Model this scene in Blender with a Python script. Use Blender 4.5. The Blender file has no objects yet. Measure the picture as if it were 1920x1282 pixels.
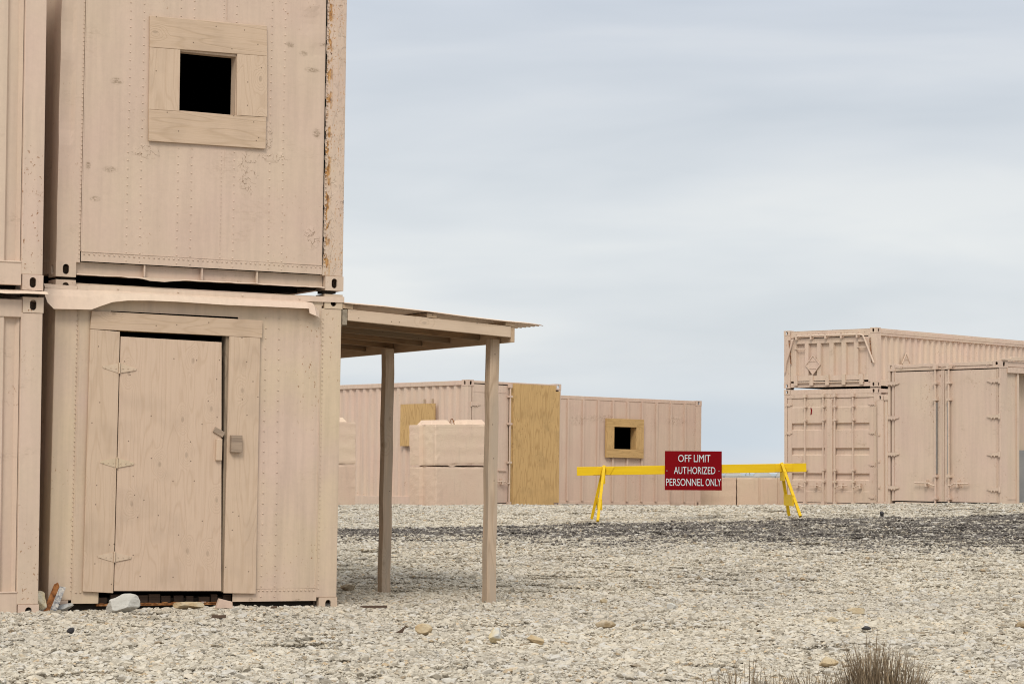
import bpy, bmesh, math, random
import numpy as np
from mathutils import Vector, Matrix
R = math.radians
scene = bpy.context.scene
COL = scene.collection

# ------------------------------------------------------------------ camera
cd = bpy.data.cameras.new("camera"); cam = bpy.data.objects.new("camera", cd); COL.objects.link(cam)
cd.lens = 85.0; cd.sensor_width = 36.0; cd.clip_start = 0.5; cd.clip_end = 9000
cam.matrix_world = Matrix.Rotation(R(90) + 0.0536, 4, 'X') @ Matrix.Rotation(0.005, 4, 'Z')
cd.dof.use_dof = True; cd.dof.focus_distance = 24.0; cd.dof.aperture_fstop = 16.0
scene.camera = cam

# ------------------------------------------------------------------ world and sun
SUN_EL, SUN_AZ = R(46), R(-9)      # azimuth measured from behind the camera towards the right
sun_dir = Vector((math.sin(SUN_AZ) * math.cos(SUN_EL), -math.cos(SUN_AZ) * math.cos(SUN_EL), math.sin(SUN_EL)))
world = bpy.data.worlds.new("World"); scene.world = world; world.use_nodes = True
wt = world.node_tree; wt.nodes.clear()
def wn(t, **k):
    n = wt.nodes.new(t)
    for a, b in k.items(): setattr(n, a, b)
    return n
out = wn('ShaderNodeOutputWorld'); mixs = wn('ShaderNodeMixShader')
sky = wn('ShaderNodeTexSky', sky_type='NISHITA', sun_disc=False, sun_elevation=SUN_EL,
         sun_rotation=math.atan2(sun_dir.x, sun_dir.y), air_density=1.2, dust_density=3.0)
bg1 = wn('ShaderNodeBackground'); bg1.inputs[1].default_value = 0.10
wt.links.new(sky.outputs[0], bg1.inputs[0])
bg2 = wn('ShaderNodeBackground'); bg2.inputs[1].default_value = 1.0
tc = wn('ShaderNodeTexCoord'); sep = wn('ShaderNodeSeparateXYZ'); wt.links.new(tc.outputs['Generated'], sep.inputs[0])
# overcast dome: brighter towards the zenith, banded thin cloud
mp = wn('ShaderNodeMapping'); mp.inputs['Scale'].default_value = (2.0, 2.0, 11.5); mp.inputs['Rotation'].default_value = (0.0, R(5), 0.0)
mp.inputs['Location'].default_value = (0.35, 0.1, 0.2)
wt.links.new(tc.outputs['Generated'], mp.inputs[0])
nz = wn('ShaderNodeTexNoise'); nz.inputs['Scale'].default_value = 1.5; nz.inputs['Detail'].default_value = 4.0
nz.inputs['Roughness'].default_value = 0.5; nz.inputs['Distortion'].default_value = 0.35
wt.links.new(mp.outputs[0], nz.inputs[0])
mp2 = wn('ShaderNodeMapping'); mp2.inputs['Scale'].default_value = (6.0, 6.0, 30.0); mp2.inputs['Rotation'].default_value = (0.0, R(-9), 0.0)
wt.links.new(tc.outputs['Generated'], mp2.inputs[0])
nz2 = wn('ShaderNodeTexNoise'); nz2.inputs['Scale'].default_value = 1.6; nz2.inputs['Detail'].default_value = 5.0; nz2.inputs['Distortion'].default_value = 0.6
wt.links.new(mp2.outputs[0], nz2.inputs[0])
nm = wn('ShaderNodeMath', operation='MULTIPLY_ADD'); nm.inputs[1].default_value = 0.20; wt.links.new(nz2.outputs[0], nm.inputs[0])
nm0 = wn('ShaderNodeMath', operation='MULTIPLY'); nm0.inputs[1].default_value = 0.80; wt.links.new(nz.outputs[0], nm0.inputs[0])
wt.links.new(nm0.outputs[0], nm.inputs[2])
cr = wn('ShaderNodeValToRGB'); wt.links.new(nm.outputs[0], cr.inputs[0])
e = cr.color_ramp.elements
e[0].position = 0.36; e[0].color = (0.630, 0.680, 0.738, 1)
e[1].position = 0.60; e[1].color = (0.765, 0.795, 0.825, 1)
m = cr.color_ramp.elements.new(0.49); m.color = (0.695, 0.737, 0.787, 1)
el = wn('ShaderNodeMapRange'); el.inputs['From Min'].default_value = 0.18; el.inputs['From Max'].default_value = 0.95
el.inputs['To Min'].default_value = 1.0; el.inputs['To Max'].default_value = 2.2
wt.links.new(sep.outputs['Z'], el.inputs['Value'])
# band of clearer, paler air lifting from the horizon
hz = wn('ShaderNodeValToRGB'); wt.links.new(sep.outputs['Z'], hz.inputs[0])
h = hz.color_ramp.elements
h[0].position = 0.0; h[0].color = (1.04, 1.02, 1.0, 1); h[1].position = 1.0; h[1].color = (1.02, 0.99, 0.93, 1)
for p_, c_ in ((0.012, (0.93, 0.98, 1.01)), (0.028, (0.97, 1.0, 1.01)), (0.048, (1.10, 1.09, 1.06)), (0.095, (1.10, 1.09, 1.06)), (0.14, (1.0, 1.0, 1.0)), (0.20, (0.93, 0.94, 0.97)), (0.45, (1.0, 0.985, 0.94))):
    q = hz.color_ramp.elements.new(p_); q.color = (*c_, 1)
mx = wn('ShaderNodeMix', data_type='RGBA', blend_type='MULTIPLY'); mx.inputs[0].default_value = 1.0
wt.links.new(cr.outputs[0], mx.inputs[6]); wt.links.new(hz.outputs[0], mx.inputs[7])
wt.links.new(mx.outputs[2], bg2.inputs[0]); wt.links.new(el.outputs[0], bg2.inputs[1])
mixs.inputs[0].default_value = 0.93
wt.links.new(bg1.outputs[0], mixs.inputs[1]); wt.links.new(bg2.outputs[0], mixs.inputs[2]); wt.links.new(mixs.outputs[0], out.inputs[0])

ld = bpy.data.lights.new("sun", 'SUN'); lo = bpy.data.objects.new("sun", ld); COL.objects.link(lo)
ld.energy = 1.95; ld.angle = R(20); ld.color = (1.0, 0.93, 0.82)
lo.rotation_euler = sun_dir.to_track_quat('Z', 'Y').to_euler(); lo.location = sun_dir * 60

scene.view_settings.view_transform = 'Standard'; scene.view_settings.look = 'None'
scene.view_settings.exposure = 0.0; scene.view_settings.gamma = 1.0
scene.render.engine = 'CYCLES'; scene.cycles.filter_width = 1.05

# ------------------------------------------------------------------ node material helper
class NT:
    def __init__(s, name):
        s.m = bpy.data.materials.new(name); s.m.use_nodes = True; s.t = s.m.node_tree
        s.b = s.t.nodes['Principled BSDF']; s.tc = s.n('ShaderNodeTexCoord'); s.oi = s.n('ShaderNodeObjectInfo')
    def n(s, t, **k):
        x = s.t.nodes.new(t)
        for a, b in k.items(): setattr(x, a, b)
        return x
    def lk(s, a, b): s.t.links.new(a, b)
    def set(s, sock, v):
        if hasattr(v, 'is_output'): s.lk(v, sock)
        else: sock.default_value = v
    def math(s, op, a, b=0.0, c=0.0, clamp=False):
        x = s.n('ShaderNodeMath', operation=op, use_clamp=clamp)
        s.set(x.inputs[0], a); s.set(x.inputs[1], b); s.set(x.inputs[2], c); return x.outputs[0]
    def obj(s, scale=(1, 1, 1), rand=0.0, rot=(0, 0, 0), src='Object'):
        v = s.tc.outputs[src]
        if src == 'Pos': pass
        if rand:
            a = s.n('ShaderNodeVectorMath', operation='ADD'); s.lk(v, a.inputs[0])
            sc = s.n('ShaderNodeVectorMath', operation='SCALE'); sc.inputs[0].default_value = (7.3, 5.1, 9.7)
            s.set(sc.inputs['Scale'], s.math('MULTIPLY', s.oi.outputs['Random'], rand)); s.lk(sc.outputs[0], a.inputs[1]); v = a.outputs[0]
        mpp = s.n('ShaderNodeMapping'); s.lk(v, mpp.inputs[0]); mpp.inputs['Scale'].default_value = scale; mpp.inputs['Rotation'].default_value = rot
        return mpp.outputs[0]
    def noise(s, vec, scale, detail=3.0, rough=0.5, dist=0.0):
        x = s.n('ShaderNodeTexNoise'); s.lk(vec, x.inputs['Vector']); x.inputs['Scale'].default_value = scale
        x.inputs['Detail'].default_value = detail; x.inputs['Roughness'].default_value = rough; x.inputs['Distortion'].default_value = dist
        return x.outputs[0]
    def voro(s, vec, scale, feature='F1', rnd=1.0):
        x = s.n('ShaderNodeTexVoronoi', feature=feature); s.lk(vec, x.inputs['Vector']); x.inputs['Scale'].default_value = scale
        x.inputs['Randomness'].default_value = rnd; return x
    def flat2(s, scale, plane='xz', rand=1.0):
        v = s.obj((1, 1, 1), rand=rand); sx = s.n('ShaderNodeSeparateXYZ'); s.lk(v, sx.inputs[0]); cb = s.n('ShaderNodeCombineXYZ')
        a, b = {'xz': (0, 2), 'yz': (1, 2)}[plane]
        s.lk(s.math('MULTIPLY', sx.outputs[a], scale[0]), cb.inputs[0]); s.lk(s.math('MULTIPLY', sx.outputs[b], scale[1]), cb.inputs[1]); return cb.outputs[0]
    def voro2(s, vec, scale):
        x = s.n('ShaderNodeTexVoronoi', feature='F1', voronoi_dimensions='2D'); s.lk(vec, x.inputs['Vector']); x.inputs['Scale'].default_value = scale; return x
    def ramp(s, v, stops, interp='LINEAR'):
        x = s.n('ShaderNodeValToRGB'); s.lk(v, x.inputs[0]); x.color_ramp.interpolation = interp
        el = x.color_ramp.elements
        while len(el) < len(stops): el.new(0.5)
        for q, (p, c) in zip(el, stops):
            q.position = p; q.color = (c, c, c, 1) if isinstance(c, (int, float)) else (*c, 1)
        return x.outputs[0]
    def rng(s, v, a, b, c=0.0, d=1.0, smooth=False):
        x = s.n('ShaderNodeMapRange'); x.interpolation_type = 'SMOOTHSTEP' if smooth else 'LINEAR'
        s.lk(v, x.inputs['Value']); x.inputs['From Min'].default_value = a; x.inputs['From Max'].default_value = b
        x.inputs['To Min'].default_value = c; x.inputs['To Max'].default_value = d; return x.outputs[0]
    def mix(s, f, a, b, mode='MIX'):
        x = s.n('ShaderNodeMix', data_type='RGBA', blend_type=mode)
        s.set(x.inputs[0], f)
        for i, v in ((6, a), (7, b)):
            if hasattr(v, 'is_output'): s.lk(v, x.inputs[i])
            else: x.inputs[i].default_value = (*v, 1) if len(v) == 3 else v
        return x.outputs[2]
    def bump(s, hgt, strength=0.3, dist=0.01, prev=None):
        x = s.n('ShaderNodeBump'); x.inputs['Strength'].default_value = strength; x.inputs['Distance'].default_value = dist
        s.lk(hgt, x.inputs['Height'])
        if prev is not None: s.lk(prev, x.inputs['Normal'])
        return x.outputs[0]
    def dist(s, vec, c, r):
        a = s.n('ShaderNodeVectorMath', operation='SUBTRACT'); s.lk(vec, a.inputs[0]); a.inputs[1].default_value = c
        d = s.n('ShaderNodeVectorMath', operation='DIVIDE'); s.lk(a.outputs[0], d.inputs[0]); d.inputs[1].default_value = r
        l = s.n('ShaderNodeVectorMath', operation='LENGTH'); s.lk(d.outputs[0], l.inputs[0]); return l.outputs['Value']
    def fin(s, col, rough=0.6, nrm=None, metal=0.0, spec=0.35):
        s.set(s.b.inputs['Base Color'], col if hasattr(col, 'is_output') else (*col, 1))
        s.set(s.b.inputs['Roughness'], rough); s.b.inputs['Metallic'].default_value = metal
        s.b.inputs['Specular IOR Level'].default_value = spec
        if nrm is not None: s.lk(nrm, s.b.inputs['Normal'])
        return s.m

PA, PB = (0.575, 0.430, 0.345), (0.570, 0.443, 0.338)     # pinkish and yellowish sand paint
def paint(name, a=PA, b=PB, rust=0.25, scuffs=(), peels=(), rustline=None, dirt=0.5, streak=0.35):
    s = NT(name)
    v = s.obj(rand=1.0)
    base = s.mix(s.ramp(s.noise(v, 1.1, 3, 0.55), [(0.36, 0.0), (0.64, 1.0)]), a, b)
    vs = s.obj((14, 14, 0.8), rand=1.0)
    st = s.ramp(s.noise(vs, 1.0, 4, 0.6), [(0.42, 1.0), (0.74, 1.0 - 0.30 * streak)])
    base = s.mix(1.0, base, st, 'MULTIPLY')
    fine = s.ramp(s.noise(v, 26, 5, 0.7), [(0.3, 0.965), (0.7, 1.03)])
    base = s.mix(1.0, base, fine, 'MULTIPLY')
    # grime patches: brushed, sideways
    vg = s.obj((9, 9, 26), rand=1.0)
    g1 = s.noise(s.obj((1, 1, 1.6), rand=1.0), 2.3, 2, 0.5)
    g2 = s.noise(vg, 2.0, 5, 0.75)
    gm = s.math('MULTIPLY', s.rng(g1, 0.60, 0.72), s.rng(g2, 0.48, 0.66), clamp=True)
    base = s.mix(s.math('MULTIPLY', gm, dirt), base, (0.30, 0.21, 0.14))
    o = s.tc.outputs['Object']
    hgt = s.noise(v, 70, 3, 0.6)
    nr = s.bump(hgt, 0.10, 0.003)
    dent = s.noise(s.obj((1, 1, 0.6), rand=1.0), 2.6, 2, 0.5)
    nr = s.bump(dent, 0.20, 0.04, nr)
    for (cx, cz, rx, rz, k) in scuffs:
        d = s.dist(o, (cx, 0, cz), (rx, 9, rz))
        br = s.noise(s.obj((1, 1, 2.2), rot=(0, R(14 * k), 0)), 34, 4, 0.75)
        f = s.math('MULTIPLY', s.rng(d, 0.2, 1.0, 1.0, 0.0, True), s.rng(br, 0.40, 0.62), clamp=True)
        base = s.mix(s.math('MULTIPLY', f, 0.80), base, (0.17, 0.115, 0.065))
    for (cx, cz, rx, rz) in peels:
        d = s.dist(o, (cx, 0, cz), (rx, 9, rz))
        nf = s.noise(s.obj(), 15, 3, 0.55)
        ln = s.math('ABSOLUTE', s.math('SUBTRACT', nf, 0.5))
        f = s.math('MULTIPLY', s.rng(d, 0.6, 1.0, 1.0, 0.0), s.rng(ln, 0.004, 0.020, 1.0, 0.0), clamp=True)
        base = s.mix(s.math('MULTIPLY', f, 0.75), base, (0.26, 0.17, 0.11))
        nr = s.bump(s.math('MULTIPLY', s.rng(nf, 0.49, 0.51), s.rng(d, 0.6, 1.0, 1.0, 0.0)), 0.5, 0.006, nr)
    if rust > 0:
        k = s.noise(s.obj((1, 1, 0.7), rand=1.0), 1.7, 2, 0.5)
        sp = s.noise(s.obj((1, 1, 0.75), rand=1.0), 42, 3, 0.6)
        rm = s.math('MULTIPLY', s.rng(k, 0.52, 0.66), s.rng(sp, 0.66 - 0.05 * rust, 0.72 - 0.05 * rust), clamp=True)
        base = s.mix(s.math('MULTIPLY', rm, 0.9), base, s.mix(s.noise(v, 60), (0.34, 0.15, 0.045), (0.12, 0.05, 0.02)))
        run = s.noise(s.obj((30, 30, 0.7), rand=1.0), 1.0, 3, 0.6)
        rr = s.math('MULTIPLY', s.rng(run, 0.69, 0.80), s.rng(k, 0.50, 0.62), clamp=True)
        base = s.mix(s.math('MULTIPLY', rr, 0.40 * min(1, rust * 1.6)), base, (0.50, 0.27, 0.10))
    if rustline:
        x0, x1, amt = rustline
        sx = s.n('ShaderNodeSeparateXYZ'); s.lk(o, sx.inputs[0])
        inb = s.math('MULTIPLY', s.rng(sx.outputs[0], x0, x0 + 0.01), s.rng(sx.outputs[0], x1 - 0.03, x1, 1.0, 0.0), clamp=True)
        fl = s.noise(s.obj((1, 1, 0.45)), 22, 4, 0.62)
        f = s.math('MULTIPLY', inb, s.rng(fl, 0.49, 0.55), clamp=True)
        rc = s.ramp(s.noise(s.obj((1, 1, 0.5)), 40, 3), [(0.3, (0.10, 0.045, 0.02)), (0.5, (0.42, 0.20, 0.06)), (0.7, (0.60, 0.42, 0.22))])
        base = s.mix(s.math('MULTIPLY', f, amt), base, rc)
        nr = s.bump(s.rng(fl, 0.53, 0.57, 1.0, 0.0), 0.6, 0.006, nr)
        zone = s.math('MULTIPLY', s.rng(sx.outputs[0], x0, x0 + 0.02), s.rng(s.noise(s.obj((1, 1, 0.6)), 5.0, 2), 0.40, 0.52), clamp=True)
        spk = s.rng(s.noise(s.obj((1, 1, 0.7)), 75, 2, 0.5), 0.62, 0.66)
        base = s.mix(s.math('MULTIPLY', s.math('MULTIPLY', zone, spk), 0.85), base, (0.42, 0.20, 0.07))
        dr = s.rng(s.noise(s.obj((40, 40, 1.6)), 1.0, 3, 0.6), 0.60, 0.70)
        base = s.mix(s.math('MULTIPLY', s.math('MULTIPLY', zone, dr), 0.55), base, (0.50, 0.29, 0.12))
        bh = s.rng(s.noise(s.obj((1, 1, 0.55)), 9.0, 3, 0.6), 0.665, 0.675)
        base = s.mix(bh, base, (0.10, 0.05, 0.03)); nr = s.bump(bh, 0.5, 0.006, nr)
    return s.fin(base, s.ramp(s.noise(v, 9), [(0.3, 0.5), (0.7, 0.66)]), nr, spec=0.3)

def wood(name, base, dark, axis='z', contour=9.0, amp=0.8, grey=None, knots=True, nails=True, bumps=0.35, rand=1.0, stain=0.25, plane='xz'):
    """painted or raw timber; axis = grain direction in the thing's own space"""
    s = NT(name)
    sc = {'z': (1, 1, 0.14), 'x': (0.14, 1, 1), 'y': (1, 0.14, 1)}[axis]
    f4 = {'z': (1, 1, 0.03), 'x': (0.03, 1, 1), 'y': (1, 0.03, 1)}[axis]
    v = s.obj(sc, rand=rand)
    n = s.noise(v, 4.6, 2, 0.5, 0.1)
    kf = None
    if knots:
        vk = s.voro2(s.flat2({'z': (1, 0.55), 'x': (0.55, 1), 'y': (1, .55)}[axis], plane, rand), 4.2)
        kd = vk.outputs['Distance']
        sepc = s.n('ShaderNodeSeparateColor'); s.lk(vk.outputs['Color'], sepc.inputs[0])
        on = s.math('GREATER_THAN', sepc.outputs[0], 0.66)
        kf = s.math('MULTIPLY', s.rng(kd, 0.0, 0.34, 1.0, 0.0, True), on)
        n = s.math('ADD', n, s.math('MULTIPLY', kf, 0.35))
    c = s.math('PINGPONG', s.math('MULTIPLY', n, contour), 0.5)
    line = s.rng(c, 0.0, 0.22, 1.0, 0.0, True)
    fib = s.noise(s.obj(tuple(q * 1.0 for q in f4), rand=rand), 95, 3, 0.6)
    col = s.mix(s.math('MULTIPLY', line, amp * 0.5), base, dark)
    col = s.mix(s.math('MULTIPLY', s.rng(fib, 0.45, 0.72), 0.30 * amp + 0.10), col, dark)
    lg = s.noise(s.obj((1, 1, 1), rand=rand), 2.6, 3, 0.6)
    col = s.mix(s.math('MULTIPLY', s.rng(lg, 0.50, 0.72), stain), col, tuple(q * 0.62 for q in base))
    if grey:
        gz = s.noise(s.obj({'z': (7, 7, 0.7), 'x': (0.7, 7, 7), 'y': (7, .7, 7)}[axis], rand=rand), 1.2, 4, 0.6)
        col = s.mix(s.rng(gz, 0.44, 0.60), col, grey)
    hgt = s.math('SUBTRACT', 0.0, s.math('ADD', s.math('MULTIPLY', line, 0.5), s.math('MULTIPLY', fib, 0.8)))
    if knots:
        kc = s.rng(s.math('ADD', kd, s.math('MULTIPLY', fib, 0.05)), 0.055, 0.095, 1.0, 0.0, True)
        kc = s.math('MULTIPLY', kc, on)
        col = s.mix(s.math('MULTIPLY', kc, 0.32), col, tuple(q * 0.30 for q in base))
    if nails:
        vn = s.voro2(s.flat2((1, 1), plane, rand), 6.5)
        s2 = s.n('ShaderNodeSeparateColor'); s.lk(vn.outputs['Color'], s2.inputs[0])
        nd = s.math('MULTIPLY', s.rng(vn.outputs['Distance'], 0.026, 0.040, 1.0, 0.0), s.math('GREATER_THAN', s2.outputs[1], 0.58))
        col = s.mix(s.math('MULTIPLY', nd, 0.75), col, (0.07, 0.045, 0.03))
    nr = s.bump(hgt, bumps, 0.004)
    return s.fin(col, 0.78, nr, spec=0.2)

M = {}
M['paint'] = paint('sand_paint')
M['paint_rusty'] = paint('sand_paint_rusty', rust=1.0, rustline=(2.256, 2.325, 1.0))
M['paint_upper'] = paint('sand_paint_upper', rust=0.12, dirt=0.35,
    scuffs=[(0.46, 1.56, 0.075, 0.040, 1), (0.60, 2.30, 0.06, 0.03, 1), (1.93, 1.99, 0.055, 0.035, -2), (2.05, 1.93, 0.05, 0.03, -1), (2.13, 1.80, 0.09, 0.03, -1), (0.30, 0.62, 0.06, 0.03, 1),
            (2.18, 1.28, 0.05, 0.06, 2), (0.42, 0.86, 0.08, 0.035, 1), (2.22, 2.02, 0.04, 0.03, 1), (0.24, 0.88, 0.03, 0.05, 2)],
    peels=[(1.58, 0.92, 0.10, 0.22), (1.80, 1.06, 0.16, 0.05), (0.72, 1.02, 0.14, 0.06), (2.15, 0.42, 0.08, 0.10), (1.75, 1.22, 0.05, 0.12)])
M['paint_lower'] = paint('sand_paint_lower', a=(0.575, 0.430, 0.345), b=(0.585, 0.460, 0.325), rust=0.15, dirt=0.2,
    scuffs=[(1.68, 0.105, 0.03, 0.02, 1), (2.08, 0.10, 0.05, 0.015, 1)], streak=0.5)
M['paint_pink'] = paint('sand_paint_pink', a=(0.575, 0.425, 0.345), b=(0.575, 0.445, 0.35), rust=0.3, dirt=0.25)
M['paint_pink2'] = paint('sand_paint_pink_ribbed', a=(0.555, 0.405, 0.325), b=(0.565, 0.43, 0.34), rust=0.35, dirt=0.35,
    peels=[(-0.75, 1.95, 0.35, 0.12), (-2.9, 1.95, 0.5, 0.12), (-3.6, 1.9, 0.3, 0.15)])
M['paint_far'] = paint('sand_paint_far', a=(0.590, 0.442, 0.358), b=(0.590, 0.460, 0.355), rust=0.75, dirt=0.65)
M['paint_roof'] = paint('sand_paint_sheet', a=(0.62, 0.47, 0.37), b=(0.62, 0.49, 0.38), rust=0.0, dirt=0.15)
M['door_ply'] = wood('painted_plywood', (0.575, 0.430, 0.325), (0.43, 0.30, 0.205), 'z', 15, 0.6, stain=0.35)
M['board_v'] = wood('painted_board_upright', (0.565, 0.425, 0.315), (0.42, 0.295, 0.20), 'z', 13, 0.6, stain=0.3)
M['board_h'] = wood('painted_board_flat', (0.545, 0.405, 0.295), (0.40, 0.28, 0.18), 'x', 12, 0.65, stain=0.3)
M['ply_raw'] = wood('raw_plywood', (0.53, 0.345, 0.155), (0.30, 0.175, 0.07), 'z', 12, 0.9, bumps=0.2, stain=0.55)
M['ply_patch'] = wood('raw_plywood_patch', (0.53, 0.345, 0.155), (0.30, 0.175, 0.07), 'z', 12, 1.0, bumps=0.2, stain=0.25, plane='yz')
M['ply_raw_h'] = wood('raw_board_flat', (0.50, 0.325, 0.145), (0.30, 0.175, 0.07), 'x', 9, 0.85, bumps=0.2)
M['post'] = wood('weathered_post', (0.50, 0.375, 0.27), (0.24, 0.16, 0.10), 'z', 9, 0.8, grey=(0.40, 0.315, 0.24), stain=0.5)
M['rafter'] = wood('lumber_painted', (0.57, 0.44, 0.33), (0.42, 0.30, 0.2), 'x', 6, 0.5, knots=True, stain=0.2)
M['rafter_shaded'] = wood('lumber_stained_shaded', (0.26, 0.16, 0.085), (0.11, 0.065, 0.035), 'x', 6, 0.9, grey=(0.20, 0.15, 0.10), stain=0.5)  # raw stained lumber, base darkened to paint in the shade under the roof sheet
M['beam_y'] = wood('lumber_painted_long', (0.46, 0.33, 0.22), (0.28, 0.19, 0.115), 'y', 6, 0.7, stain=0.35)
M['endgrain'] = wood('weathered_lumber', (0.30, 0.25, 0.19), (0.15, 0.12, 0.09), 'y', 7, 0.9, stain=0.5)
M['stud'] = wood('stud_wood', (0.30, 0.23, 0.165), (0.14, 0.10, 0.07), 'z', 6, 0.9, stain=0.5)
M['latch'] = wood('latch_wood', (0.36, 0.27, 0.20), (0.15, 0.11, 0.085), 'x', 14, 1.0, knots=False, nails=False)

def simple(name, col, rough=0.7, var=0.12, scale=12, bump=0.25, metal=0.0, spec=0.3):
    s = NT(name); v = s.obj(rand=1.0)
    n = s.noise(v, scale, 5, 0.6)
    c = s.mix(s.rng(n, 0.3, 0.7), tuple(q * (1 - var) for q in col), tuple(min(1, q * (1 + var)) for q in col))
    return s.fin(c, rough, s.bump(s.noise(v, scale * 3, 4, 0.6), bump, 0.004), metal, spec)
M['dark'] = simple('painted_void_shade', (0.012, 0.011, 0.010), 0.95, bump=0.0, spec=0.0)  # near-black colour stands in for the shade inside openings and gaps
M['underside'] = simple('tarred_underside', (0.035, 0.028, 0.022), 0.95, spec=0.05)
M['steel'] = simple('bare_steel_bar', (0.33, 0.32, 0.31), 0.4, metal=0.6)
M['yellow'] = None
def yellow():
    s = NT('yellow_enamel'); v = s.obj(rand=1.0)
    g = s.noise(s.obj((0.3, 4, 4), rand=1.0), 6, 4, 0.6)
    c = s.mix(s.rng(g, 0.3, 0.75), (0.76, 0.500, 0.014), (0.66, 0.415, 0.014))
    vn = s.voro(s.obj(), 7.0); nd = s.rng(vn.outputs['Distance'], 0.035, 0.055, 1.0, 0.0)
    c = s.mix(s.math('MULTIPLY', nd, 0.45), c, (0.20, 0.13, 0.04))
    return s.fin(c, 0.5, s.bump(g, 0.2, 0.004), spec=0.35)
M['yellow'] = yellow(); M['yellow'].node_tree.nodes['Principled BSDF'].inputs['Specular IOR Level'].default_value = .15
M['sign'] = simple('red_sign_face', (0.185, 0.0010, 0.004), 0.6, 0.05, 6, 0.02, spec=0.08)
M['letter'] = simple('white_letters', (0.56, 0.64, 0.65), 0.7, 0.06, 30, 0.02)
def concrete(name, a, b, pits=0.5):
    s = NT(name); v = s.obj(rand=1.0)
    c = s.mix(s.rng(s.noise(v, 1.6, 3), 0.35, 0.65), a, b)
    st = s.noise(s.obj((5, 5, 0.8), rand=1.0), 2, 4, 0.6)
    c = s.mix(s.math('MULTIPLY', s.rng(st, 0.55, 0.75), 0.30), c, tuple(q * 0.6 for q in a))
    p = s.noise(v, 24, 5, 0.75); pm = s.rng(p, 0.66, 0.72)
    c = s.mix(s.math('MULTIPLY', pm, pits), c, tuple(q * 0.45 for q in a))
    h = s.math('SUBTRACT', s.noise(v, 45, 4, 0.65), pm)
    return s.fin(c, 0.9, s.bump(h, 0.5, 0.012), spec=0.15)
M['conc'] = concrete('painted_concrete', (0.62, 0.465, 0.365), (0.63, 0.495, 0.375))
M['conc_rough'] = concrete('painted_rough_concrete', (0.585, 0.435, 0.34), (0.60, 0.465, 0.36), 0.7)
M['conc_grey'] = concrete('grey_concrete', (0.36, 0.36, 0.35), (0.42, 0.415, 0.40))
M['conc_dark'] = concrete('weathered_concrete', (0.20, 0.20, 0.20), (0.27, 0.26, 0.25), 0.9)
def rock(name, a, b, c3=None, k=5):
    s = NT(name); v = s.obj(rand=1.0)
    c = s.mix(s.rng(s.noise(v, k, 4, 0.6), 0.40, 0.62), a, b)
    if c3: c = s.mix(s.rng(s.noise(v, k * 0.7, 2), 0.55, 0.62), c, c3)
    c = s.mix(s.math('MULTIPLY', s.rng(s.noise(v, 70, 3, 0.7), 0.55, 0.75), 0.35), c, tuple(q * 0.5 for q in a))
    return s.fin(c, 0.92, s.bump(s.noise(v, 50, 6, 0.7), 0.55, 0.012), spec=0.15)
M['rock_grey'] = rock('grey_limestone', (0.42, 0.40, 0.36), (0.50, 0.48, 0.44), (0.36, 0.36, 0.36))
M['rock_pale'] = rock('pale_limestone', (0.60, 0.55, 0.44), (0.54, 0.44, 0.27), (0.50, 0.51, 0.52), 7)
M['rock_tan'] = rock('ochre_stone', (0.40, 0.295, 0.17), (0.47, 0.39, 0.27), None, 8)
M['rock_brown'] = rock('brown_stone', (0.30, 0.22, 0.13), (0.42, 0.35, 0.26), (0.20, 0.14, 0.09), 12)
M['rock_mud'] = rock('muddy_stone', (0.27, 0.245, 0.20), (0.34, 0.31, 0.26), None, 8)
M['asphalt'] = rock('asphalt_lump', (0.045, 0.042, 0.045), (0.08, 0.075, 0.075), None, 20)
M['scrap'] = wood('dark_scrap_wood', (0.10, 0.065, 0.045), (0.03, 0.02, 0.015), 'x', 8, 0.9, nails=False, knots=False)
M['wedge'] = simple('pinkish_painted_wood', (0.55, 0.41, 0.33), 0.8)
def rusty():
    s = NT('rusty_channel_steel'); v = s.obj(rand=1.0)
    c = s.ramp(s.noise(v, 14, 4, 0.65), [(0.35, (0.055, 0.022, 0.012)), (0.52, (0.25, 0.095, 0.03)), (0.68, (0.40, 0.20, 0.08))])
    pm = s.rng(s.noise(v, 7, 4, 0.7), 0.58, 0.62)
    c = s.mix(s.math('MULTIPLY', pm, 0.8), c, (0.44, 0.42, 0.42))
    return s.fin(c, 0.85, s.bump(s.noise(v, 40, 5, 0.7), 0.6, 0.006), spec=0.2)
M['rust'] = rusty()
s_ = NT('flaking_grey_paint'); v_ = s_.obj(); c_ = s_.ramp(s_.noise(v_, 30, 4, 0.75), [(0.40, (0.12, 0.12, 0.13)), (0.5, (0.32, 0.31, 0.31)), (0.62, (0.55, 0.50, 0.44))])
M['flake'] = s_.fin(c_, 0.85, s_.bump(s_.noise(v_, 50, 4, 0.7), 0.6, 0.006), spec=0.2)

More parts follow.
